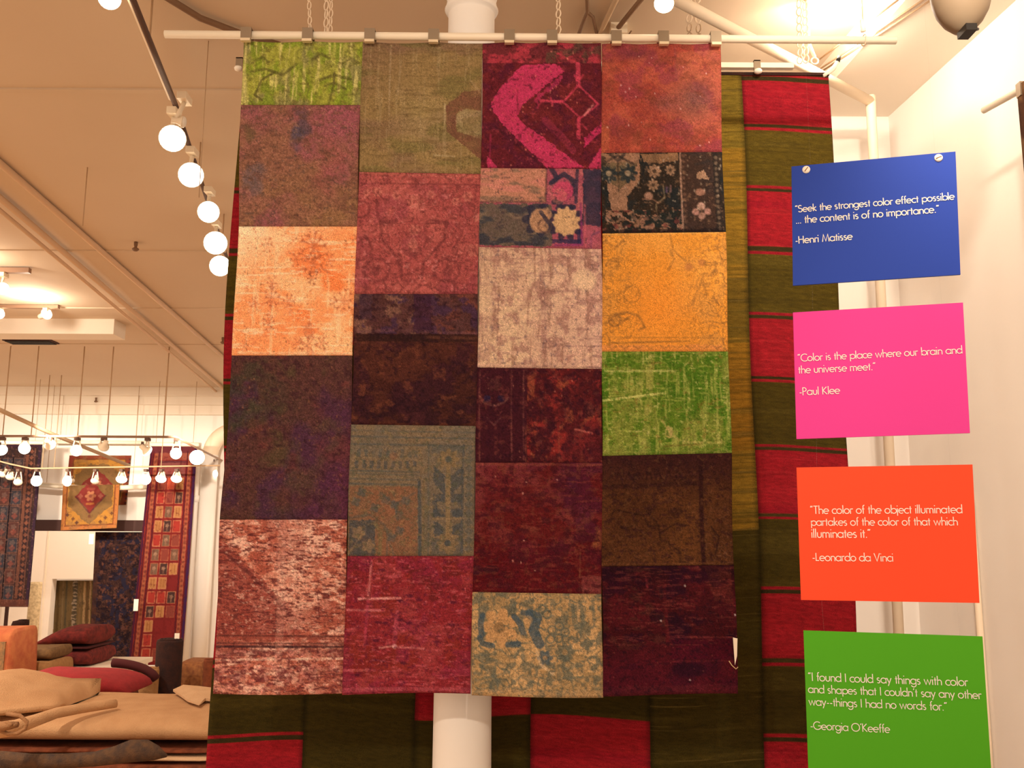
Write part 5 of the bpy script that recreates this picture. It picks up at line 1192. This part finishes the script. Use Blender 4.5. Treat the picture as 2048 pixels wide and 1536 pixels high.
# golden medallion rug, and the one showing above and behind it
def medallion(seed, full):
    H = 88 if full else 102
    w = Weave(0, 0, 112, H, (196, 128, 58), .7, seed)
    w.rect(0, 0, 112, H, (206, 122, 62) if full else (150, 62, 48), .95, .2).rect(7, 6 if not full else -5, 105, H - 7, (140, 76, 44), .9, .1).rect(10, 9 if not full else -5, 102, H - 10, (208, 140, 56), 1, .1)
    cy = 22 if full else 62
    w.poly([(14, cy - 40), (56, cy - 74), (98, cy - 40), (100, cy + 18), (56, cy + 56), (12, cy + 18)] if full else [(14, 40), (40, 18), (72, 18), (100, 40), (100, 110), (12, 110)], (142, 104, 62), .95, .1)
    w.clouds((160, 112, 66), 10, 8, .5, .6, .5, m=((w.X > 10) & (w.X < 102)).astype(float))
    w.poly([(26, cy), (56, cy - 32), (86, cy), (56, cy + 34)], (146, 50, 48), .95, .1).line([(26, cy), (56, cy + 34), (86, cy)], 2, (92, 44, 52), .8)
    w.petals(56, cy, 11, 6, (216, 140, 88), .95, (150, 80, 62)).petals(36, cy, 5, 4, (186, 112, 84), .8).petals(76, cy, 5, 4, (186, 112, 84), .8).line([(50, cy + 15), (62, cy + 15)], 4, (206, 128, 60), .8).line([(50, cy - 14), (62, cy - 14)], 4, (190, 96, 74), .8)
    w.disc(56, cy + 40, 3, (120, 60, 52), .8)
    for x, y in ((12, H - 30), (100, H - 30), (32, H - 14), (78, H - 14), (24, H - 22), (88, H - 22)): w.petals(x, y, 3.4, 4, (84, 48, 46), .8)
    w.clouds((120, 82, 50), 4, 4, .62, .72, .4); return w
w = medallion(311, False)
for y in range(8, 100, 9): w.disc(111, y, 2, (52, 40, 66), .9)
hang('medallion_rug', [(139, 911), (262, 911), (252, 1010), (128, 1010)], 11.985, w, 'red bordered rug partly hidden behind the golden medallion rug')
gm, _ = hang('medallion_rug', [(126, 971), (239, 969), (233, 1056), (121, 1061)], 11.6, medallion(317, True), 'golden rug with a red diamond medallion hanging over the dark header')
z = float(pY(180, 975, 11.66)[2]); m = MB(); m.tube([pY(66, 968, 11.66), pY(180, 977, 11.66), pY(292, 974, 11.66)], .030, 12); far_rod(m, 'white rod through the middle of the medallion rugs')
z = float(pY(200, 884, 11.75)[2]); m = MB(); m.tube([[float(pY(96, 884, 11.8)[0]), 11.8, z], [float(pY(296, 884, 11.8)[0]), 11.8, z]], .022, 12); far_rod(m, 'white rod on the far wall above the medallion rugs')
m = MB(); p = pY(183, 1078, 11.55); m.box(p - [.028, .003, .06], p + [.028, .003, .06]); m.build('paper_tag', M['tag'], gm)
# tile runner
w = Weave(0, 0, 100, 440, (124, 36, 34), .75, 331)
w.clouds((146, 44, 40), 14, 20, .5, .62, .6).rect(0, 0, 4, 440, (74, 28, 52)).rect(95, 0, 100, 440, (66, 32, 74)).rect(4, 0, 96, 14, (110, 50, 56), .9).rect(12, 14, 90, 28, (166, 96, 72), .8, .3)
for x in (10, 84): w.rect(x, 16, x + 7, 432, (176, 98, 62), .9, .15)
for x in (19, 80, 93, 6): w.rect(x, 10, x + 2.4, 436, (80, 28, 38), .9, .1)
for i in range(44): w.disc(13.5, 22 + i * 9.6, 2.4, (110, 46, 40), .8).disc(87.5, 22 + i * 9.6, 2.4, (110, 46, 40), .8)
w.rect(22, 30, 79, 62, (142, 82, 74), .8, .3).rect(22, 30, 79, 34, (96, 44, 52), .8)
T = {'r': (172, 56, 44), 'o': (200, 82, 54), 'b': (140, 64, 50), 't': (190, 128, 70), 'g': (118, 88, 66), 'd': (70, 50, 46), 'x': (132, 40, 38)}
rows = ['bot', 'rbd', 'tgt', 'tdr', 'rgb', 'gbg', 'gdt', 'ttx', 'rrd', 'dtb', 'txx', 'rxx', 'rbx']
for r, cc in enumerate(rows):
    y0 = 64 + r * 28.6
    for c, ch in enumerate(cc):
        x0 = 24 + c * 19; w.rect(x0, y0, x0 + 15, y0 + 23, T[ch], .95, .1)
        if ch != 'x': w.line([(x0, y0), (x0 + 15, y0), (x0 + 15, y0 + 23), (x0, y0 + 23), (x0, y0)], 1.2, (206, 132, 84) if ch in 'tdr' else (176, 96, 62), .8, .2, .8)
        if ch in 'dg': w.petals(x0 + 7.5, y0 + 10, 4, 5, (176, 130, 96), .8).line([(x0 + 7.5, y0 + 12), (x0 + 7.5, y0 + 20)], 1.6, (150, 104, 76), .8)
        if ch == 't': w.line([(x0 + 5, y0 + 4), (x0 + 5, y0 + 19)], 1.2, (150, 88, 48), .8).line([(x0 + 10, y0 + 4), (x0 + 10, y0 + 19)], 1.2, (150, 88, 48), .8)
w.clouds((100, 30, 34), 4, 4, .62, .72, .4)
tr, _ = hang('tile_runner', [(302, 892), (394, 892), (364, 1330), (256, 1330)], 11.3, w, 'long red runner with rows of small coloured squares beside white pipes', wave=.015)
z = float(pY(345, 889, 11.3)[2]); m = MB(); m.tube([[float(pY(300, 889, 11.3)[0]), 11.3, z], [float(pY(398, 889, 11.3)[0]), 11.3, z]], .024, 12); far_rod(m, 'white rod over the red tile runner')
m = MB(); p = pY(272, 1210, 11.2); m.box(p - [.026, .004, .066], p + [.026, .004, .066]); m.build('paper_tag', M['tag'], tr)
# dark floral runner
w = Weave(0, 0, 88, 266, (58, 34, 34), .8, 351)
w.scroll((98, 62, 48), 12, .14, .7).scroll((112, 70, 56), 8, .12, .5).clouds((44, 36, 56), 9, 9, .54, .62, .9).clouds((122, 70, 54), 7, 6, .6, .68, .7).clouds((36, 22, 30), 6, 6, .58, .66, .8).rect(0, 0, 9, 266, (84, 48, 36), .7, .4)
hang('floral_runner', [(191, 1064), (284, 1064), (262, 1330), (177, 1330)], 11.936, w, 'dark brown floral runner hanging below the header beside the red tile runner')
# striped rug seen through the inner doorway
w = Weave(0, 0, 76, 110, (132, 104, 66), .8, 361)
for x, ww, c in ((4, 5, (104, 78, 46)), (14, 3, (150, 122, 84)), (20, 4, (96, 84, 66)), (34, 9, (92, 82, 72)), (46, 4, (150, 116, 76)), (54, 4, (206, 160, 104)), (60, 3, (120, 84, 58)), (65, 3, (214, 168, 112)), (70, 5, (110, 92, 70))): w.rect(x, 0, x + ww, 110, c, .85, .2)
for i in range(16): w.poly([(34, i * 7), (43, i * 7 + 3.5), (34, i * 7 + 5)], (200, 170, 130), .8, .1)
w.clouds((90, 72, 54), 3, 6, .6, .7, .5)
hang('striped_rug', [(110, 1161), (192, 1161), (186, 1275), (106, 1275)], 14.765, w, 'striped tan and grey rug hanging in the inner doorway')

# white pipes by the runner, with an elbow at the top
PY = 11.75
PY = 11.6; a = pY(390, 902, PY); m = MB(); rr = 11.5 / 1900 * PY
m.tube([[a[0], PY, 0.0], [a[0], PY, a[2] - .45], [a[0], PY, a[2] - .42], [a[0], PY, a[2] + .1]], [rr, rr, rr, rr], 20); m.tube([[a[0], PY, a[2] - .62], [a[0], PY, a[2] - .54]], rr * 1.18, 20); tag(m.build('white_pipe', M['column']), 'left one of two upright white pipes on the far wall', 'pipe')
PY = 11.75; a = pY(423, 870, PY); rr = 16 / 1900 * PY
t = thing('white_pipe', (a[0], PY, 0), 'right thicker one of two upright white pipes beside the kilim', 'pipe')
m = MB(); m.tube([[a[0], PY, 0], [a[0], PY, a[2] - .25]], rr, 22); m.build('pipe_shaft', M['column'], t)
m = MB(); c = np.array([a[0], PY - .1, a[2] - .25]); pts = [np.array([a[0], PY, a[2] - .27])] + [np.array([a[0] + .28 * (1 - math.cos(x)), PY, a[2] - .25 + .30 * math.sin(x)]) for x in np.linspace(0, math.pi / 2, 9)] + [np.array([a[0] + .9, PY, a[2] + .05])]; m.tube(pts, rr * .98, 20); m.build('pipe_elbow', M['pipe'], t)

# ------------------------------------------------------------------ rugs rolled, folded and stacked on the floor
rng = random.Random(4)
def slab_ring(x, yf, yb, zb, zt, n=28, ex=3.2, ph=0.0, amp=.006):
    a = np.linspace(0, 2 * math.pi, n, endpoint=False); c, s = np.cos(a), np.sin(a)
    y = (yf + yb) / 2 - (yb - yf) / 2 * np.sign(c) * np.abs(c) ** (2 / ex); z = (zb + zt) / 2 + (zt - zb) / 2 * np.sign(s) * np.abs(s) ** (2 / ex)
    z = z + amp * np.sin(x * 9 + y * 6 + ph) * (s > -.2); y = y + amp * np.sin(x * 7 + ph * 2)
    return np.stack([np.full(n, x), y, z], 1)
def folded(x0, x1, yf, yb, zb, zt, n=18, ex=3.2, ph=0.0, amp=.005, prof=None):
    """folded rug: rounded fold toward the room, softly uneven"""
    rings = []
    for i in range(n):
        u = i / (n - 1.0); x = x0 + (x1 - x0) * u; e = min(u, 1 - u) / .06; k = 1 if e > 1 else math.sqrt(max(0, 1 - (1 - e) ** 2))
        zt_, yf_, yb_ = (zt, yf, yb) if prof is None else prof(u)
        mz = zb + (zt_ - zb) * .45; rings.append(slab_ring(x, yf_ + (1 - k) * .03, yb_ - (1 - k) * .03, mz - (mz - zb) * (.55 + .45 * k), mz + (zt_ - mz) * (.4 + .6 * k), 28, ex, ph, amp))
    return rings
def frug(name, mat, label, rings, edge=None, group=None):
    m = MB(); m.loft(rings); o = m.build(name, M[mat]); return tag(o, label, 'rug', group)

XL, XR = -3.6, -1.42
gS = 'folded rugs in the big stack at lower left'
lay = [(.0, .13, 'rust'), (.13, .27, 'beige_dark'), (.27, .38, 'rust'), (.38, .46, 'beige_dark')]
labs = ['lowest rust brown rug on the floor in the big stack', 'tan folded rug second from the floor in the big stack', 'rust brown folded rug in the middle of the big stack', 'tan folded rug with worn edge just showing at the bottom left']
for i, (za, zb_, mt) in enumerate(lay): frug('folded_rug', mt, labs[i], folded(XL - .1, XR + .03, 4.92 - .04 * (i % 2), 6.1, za + .001, zb_ - .001, ph=i, amp=.0012), None, gS)
frug('folded_rug', 'rust', 'thin brown rug edge above the bottom tan one in the big stack', folded(XL - .1, XR + .02, 4.90, 6.05, .461, .500, ph=3.3, ex=4, amp=.002), None, gS)
frug('folded_rug', 'pale_wool', 'pale thin rug edge under the large beige rug in the big stack', folded(XL - .1, XR + .02, 4.93, 6.0, .503, .531, ph=1.3, ex=4, amp=.002), None, gS)
frug('folded_rug', 'rust', 'brown rug edge directly under the large beige rug', folded(XL - .1, XR, 4.96, 6.0, .534, .562, ph=2.1, ex=4, amp=.002), None, gS)
frug('folded_rug', 'beige', 'large beige rug folded on top of the big stack', folded(XL, XR, 4.97, 5.95, .565, .711, n=30, ex=2.7, ph=.4, amp=.004), None, gS)
# top beige rug, thrown over with a rolled hem
prof_px = [(-140, 1346), (-60, 1343), (0, 1340), (34, 1334), (63, 1332), (88, 1337), (105, 1343), (126, 1356), (166, 1359), (174, 1374), (182, 1392)]
YB_ = 5.55; rings = []
for i, (px, py) in enumerate(prof_px):
    p = pY(px, py, YB_); n = 34; a = np.linspace(0, 1, n)
    hem_py = np.interp(px, [-140, 0, 38, 68, 113, 182], [1462, 1456, 1452, 1440, 1424, 1413]); h = pZ(px, hem_py, .735)
    yf = h[1]; zt = p[2]
    # front slope: from hem up over the ridge, then down the back and closed underneath
    top = [(yf + (YB_ - .1 - yf) * t, .74 + (zt - .74) * (math.sin(t * math.pi / 2) ** 1.1) + .012 * math.sin(t * 9 + i * .6) * math.sin(t * math.pi)) for t in np.linspace(0, 1, 20)]
    back = [(YB_ + .05, zt - .03), (YB_ + .12, .80), (YB_ + .12, .727)]; under = [(YB_ + .12 + (yf - YB_ - .12) * t, .716) for t in np.linspace(.1, 1, 11)]
    rings.append(np.array([[p[0], y, z] for y, z in top + back + under]))
t = thing('draped_rug', rings[4].mean(0) * [1, 1, 0] + [0, 0, .716], 'beige rug thrown over the stack with a rolled front hem', 'rug')
m = MB(); m.loft(rings); m.build('rug_body', M['beige'], t)
hp = [pZ(x, y, .742) for x, y in ((-60, 1461), (0, 1460), (30, 1455), (68, 1442), (113, 1426), (160, 1417), (200, 1411), (232, 1407))]
m = MB(); m.tube(hp, [.036, .036, .034, .029, .026, .025, .024, .021], 14); m.build('rolled_hem', M['beige'], t)
c = pZ(34, 1447, .775); m = MB()
m.tube([c + np.array([(.010 + .0047 * k) * math.cos(k * .7 + .4) * 1.5, -.075 + .002 * k, (.010 + .0047 * k) * math.sin(k * .7 + .4) * .85]) for k in range(12)], .009, 8); m.build('hem_curl', M['beige_dark'], t)
m = MB(); m.tube([c + [-.07, -.055, 0], c + [-.02, -.06, .0], c + [.03, -.05, .005]], [.03, .034, .02], 12, flat=.6); m.build('hem_inside', M['beige_dark'], t)
# slate flap rolled toward the front
fp = [pY(x, y, Y) for x, y, Y in ((-60, 1530, 4.70), (0, 1524, 4.70), (60, 1524, 4.71), (130, 1522, 4.72), (190, 1518, 4.73), (232, 1510, 4.74), (262, 1502, 4.75), (290, 1501, 4.75), (312, 1506, 4.75), (334, 1512, 4.75))]
rr_ = [.052, .05, .038, .034, .034, .042, .052, .050, .034, .006]
m = MB(); m.tube(fp, rr_, 16, flat=1.0); tag(m.build('rolled_rug', M['slate_wool']), 'dark slate brown rug flap with a pointed end at the front of the stack', 'rug')
frug('folded_rug', 'beige', 'lowest beige rug in front under the dark slate flap', folded(-3.0, -1.46, 4.50, 4.86, .302, .478, ph=.9, ex=2.6, amp=.002), None, gS)
frug('folded_rug', 'beige_dark', 'tan rug carrying the front beige rug', folded(-3.0, -1.46, 4.50, 4.86, .0, .299, ph=1.9, ex=3.6, amp=.001), None, gS)
# pale corner folded up at the right
fl = [pZ(x, y, .722) for x, y in ((346, 1383), (366, 1380), (396, 1384), (440, 1388), (440, 1404), (410, 1402), (398, 1411), (376, 1404), (362, 1394))]
hz_ = [.012, .03, .034, .03, .012, .016, .004, .012, .010]; n_ = len(fl); cf = np.mean(fl, 0) + [0, 0, .03]
m = MB(); m.add([p for p in fl] + [p + [0, 0, h] for p, h in zip(fl, hz_)] + [cf], [tuple(range(n_ - 1, -1, -1))] + [(k, (k + 1) % n_, n_ + (k + 1) % n_, n_ + k) for k in range(n_)] + [(n_ + k, n_ + (k + 1) % n_, 2 * n_) for k in range(n_)], False)
tag(m.build('folded_corner', M['pale_wool']), 'pale rug corner folded back on the beige rug beside the kilim', 'rug')

def roll(name, px0, px1, ytop, Y, mat, label, zb=0.0, curl=True, depth=None, n=24, top_mat=None):
    """standing rolled rug with a visible spiral at its top"""
    p0, p1 = pY(px0, ytop, Y), pY(px1, ytop, Y); r = (p1[0] - p0[0]) / 2; c = (p0 + p1) / 2; z = c[2]
    t = thing(name, (c[0], Y, zb), label, 'rug')
    m = MB(); m.lathe([(r * .97, zb), (r * 1.02, zb + .03), (r, zb + (z - zb) * .5), (r * 1.01, z - .02), (r * .94, z), (r * .4, z - .006)], None, n, (c[0], Y, 0)); m.build('rolled_pile', M[mat], t)
    if curl:
        m = MB(); m.tube([[c[0] + r * (.12 + .8 * k / 26) * math.cos(k * .75), Y + r * (.12 + .8 * k / 26) * math.sin(k * .75), z + .002] for k in range(27)], r * .075, 6); m.build('roll_spiral', M[top_mat or mat], t)
    return t, c, r
t, c, r = roll('rolled_rug', 315, 366, 1279, 8.0, 'black_wool', 'black rolled rug standing upright before the white pipes')
m = MB(); m.box((c[0] + r * .35, 8.0 - .01, c[2] - .02), (c[0] + r * .72, 8.0 + .0, c[2] + .05)); m.build('paper_tag', M['tag'], t)
roll('rolled_rug', 281, 318, 1336, 7.8, 'tan_roll', 'light tan rolled rug standing left of the black roll')
roll('rolled_rug', 252, 282, 1344, 7.9, 'olive_wool', 'olive brown rolled rug standing between red rug and light tan roll', top_mat='black_wool')
p0, p1 = pY(364, 1322, 8.4), pY(412, 1322, 8.4)
m = MB(); m.loft(folded(p0[0], p1[0], 8.3, 8.75, 0, p0[2], ex=6, amp=.002)); tag(m.build('woven_pouf', M['brown_box']), 'brown patterned woven block right of the black rolled rug', 'pouf')
roll('rolled_rug', 408, 428, 1318, 8.1, 'rust', 'rust coloured rolled rug standing half behind the kilim edge')
# red folded rug with a rounded right end
p0, p1 = pY(84, 1332, 7.2), pY(256, 1378, 7.0); zt = float(pY(150, 1334, 7.3)[2]); zb2 = float(pY(256, 1395, 6.9)[2]); zb2 = min(zb2, .62)
def prof(u):
    k = math.sqrt(max(0, 1 - max(0, (u - .45) / .56) ** 2.2)); return (zb2 + (zt - zb2) * max(k, .12), 6.9 + .1 * (1 - k), 7.5)
frug('folded_rug', 'red_wool', 'bright red folded rug sloping down to the right behind the beige stack', folded(p0[0], p1[0], 6.9, 7.5, zb2, zt, n=26, ex=2.6, ph=1, amp=.004, prof=prof))
pts = [np.array([p0[0] + (p1[0] - p0[0]) * u, 7.55, zb2 + (zt - zb2) * math.sqrt(max(0, 1 - max(0, (u - .45) / .56) ** 2.2)) + .0]) for u in np.linspace(.52, 1, 12)]
m = MB(); m.tube(pts, .035, 8); tag(m.build('dark_rug_edge', M['maroon_edge']), 'dark maroon rolled edge behind the bright red folded rug', 'rug')
m = MB(); m.loft(folded(p0[0] - .3, p1[0] - .05, 6.95, 7.5, 0, zb2 - .006, ex=6, amp=.002)); tag(m.build('folded_rug', M['rust']), 'rust stack base under the bright red folded rug', 'rug')
# white low table with a dark red folded pile
Yt = 9.6; pa, pb = pY(96, 1322, Yt), pY(256, 1330, Yt); zt = pb[2]
t = thing('low_table', ((pa[0] + pb[0]) / 2, Yt, 0), 'low white display table carrying the dark red folded rugs', 'table')
m = MB(); m.box((pa[0], Yt - .25, zt - .045), (pb[0], Yt + .65, zt)); m.build('table_top', M['white_metal'], t)
for x in (pa[0] + .06, pb[0] - .06):
    for y in (Yt - .18, Yt + .58): m = MB(); m.box((x - .03, y - .03, 0), (x + .03, y + .03, zt - .045)); m.build('leg', M['white_metal'], t)
zs_ = [zt, zt + .16, zt + .27, float(pY(140, 1252, Yt)[2])]
xa, xb = float(pY(88, 1300, Yt)[0]), float(pY(190, 1300, Yt)[0])
frug('folded_rug', 'dark_red', 'lower dark red folded rug on the white table', folded(xa + .14, xb + .02, Yt - .2, Yt + .5, zs_[0] + .003, zs_[1] - .002, ph=2, ex=3, amp=.002))
frug('folded_rug', 'maroon_edge', 'thin maroon rug between the dark red ones on the white table', folded(xa + .12, xb, Yt - .18, Yt + .5, zs_[1] + .001, zs_[1] + .028, ph=1, ex=4, amp=.001))
def prof2(u):
    k = math.sin(math.pi / 2 * min(1, .15 + u * 1.5)); return (zs_[1] + .03 + (zs_[3] - zs_[1] - .03) * max(.35, k), Yt - .22, Yt + .5)
frug('folded_rug', 'dark_red', 'upper dark red rug folded like a wing on the white table', folded(xa, xb, Yt - .22, Yt + .5, zs_[1] + .033, zs_[3], n=24, amp=.002, ph=.5, ex=2.6, prof=prof2))
# tan folded pile, orange upright rug and dark rolls at the left edge
Yq = 8.9; x0_, x1_ = float(pY(40, 1310, Yq)[0]), float(pY(110, 1310, Yq)[0]); zq = float(pY(70, 1294, Yq)[2]); zm = float(pY(70, 1318, Yq)[2])
frug('folded_rug', 'olive_wool', 'olive brown folded rug on the pile beside the orange rug', folded(x0_, x1_, Yq - .1, Yq + .38, zm, zq, ph=1.5, ex=3.5))
frug('folded_rug', 'tan_roll', 'tan folded rug beneath the olive brown one beside the orange rug', folded(x0_ + .03, x1_ + .02, Yq - .16, Yq + .38, zm - .2, zm, ph=.5, ex=3.5))
m = MB(); m.loft(folded(x0_, x1_, Yq - .12, Yq + .38, 0, zm - .2, ex=6, amp=.002)); tag(m.build('folded_rug', M['olive_wool']), 'lowest olive folded rug on the floor behind the beige stack', 'rug')
Yo = 8.3; x0_, x1_ = float(pY(-60, 1290, Yo)[0]), float(pY(40, 1290, Yo)[0]); zo = float(pY(20, 1256, Yo)[2])
t = thing('upright_rug', ((x0_ + x1_) / 2, Yo, 0), 'orange folded rug standing upright at the left frame edge', 'rug')
m = MB(); m.loft(folded(x0_, x1_, Yo - .12, Yo + .35, 0, zo, ex=7, amp=.003)); m.build('rug_body', M['orange_wool'], t)
qx = float(pY(9, 1300, Yo - .13)[0]); m = MB(); m.box((x0_ + .03, Yo - .128, .05), (qx, Yo - .112, float(pY(5, 1284, Yo - .13)[2]))); m.build('patterned_border', M['grey_pattern'], t)
roll('rolled_rug', 36, 58, 1240, 9.9, 'black_wool', 'dark brown rolled rug standing behind the orange upright rug')
p = pY(34, 1252, 9.6); m = MB(); m.tube([p + [-.05, 0, -.03], p + [-.02, 0, .02], p + [.03, 0, .03], p + [.06, .02, 0]], [.02, .035, .035, .02], 10); m.tube([p + [0, 0, .0], [p[0], 9.6, 0]], .03, 8); tag(m.build('rolled_rug', M['black_wool']), 'small dark rolled rug with curled top left of the dark brown roll', 'rug')
roll('rolled_rug', 61, 84, 1165, 13.3, 'cream_wool', 'cream rolled rug standing upright in the room beyond the header')
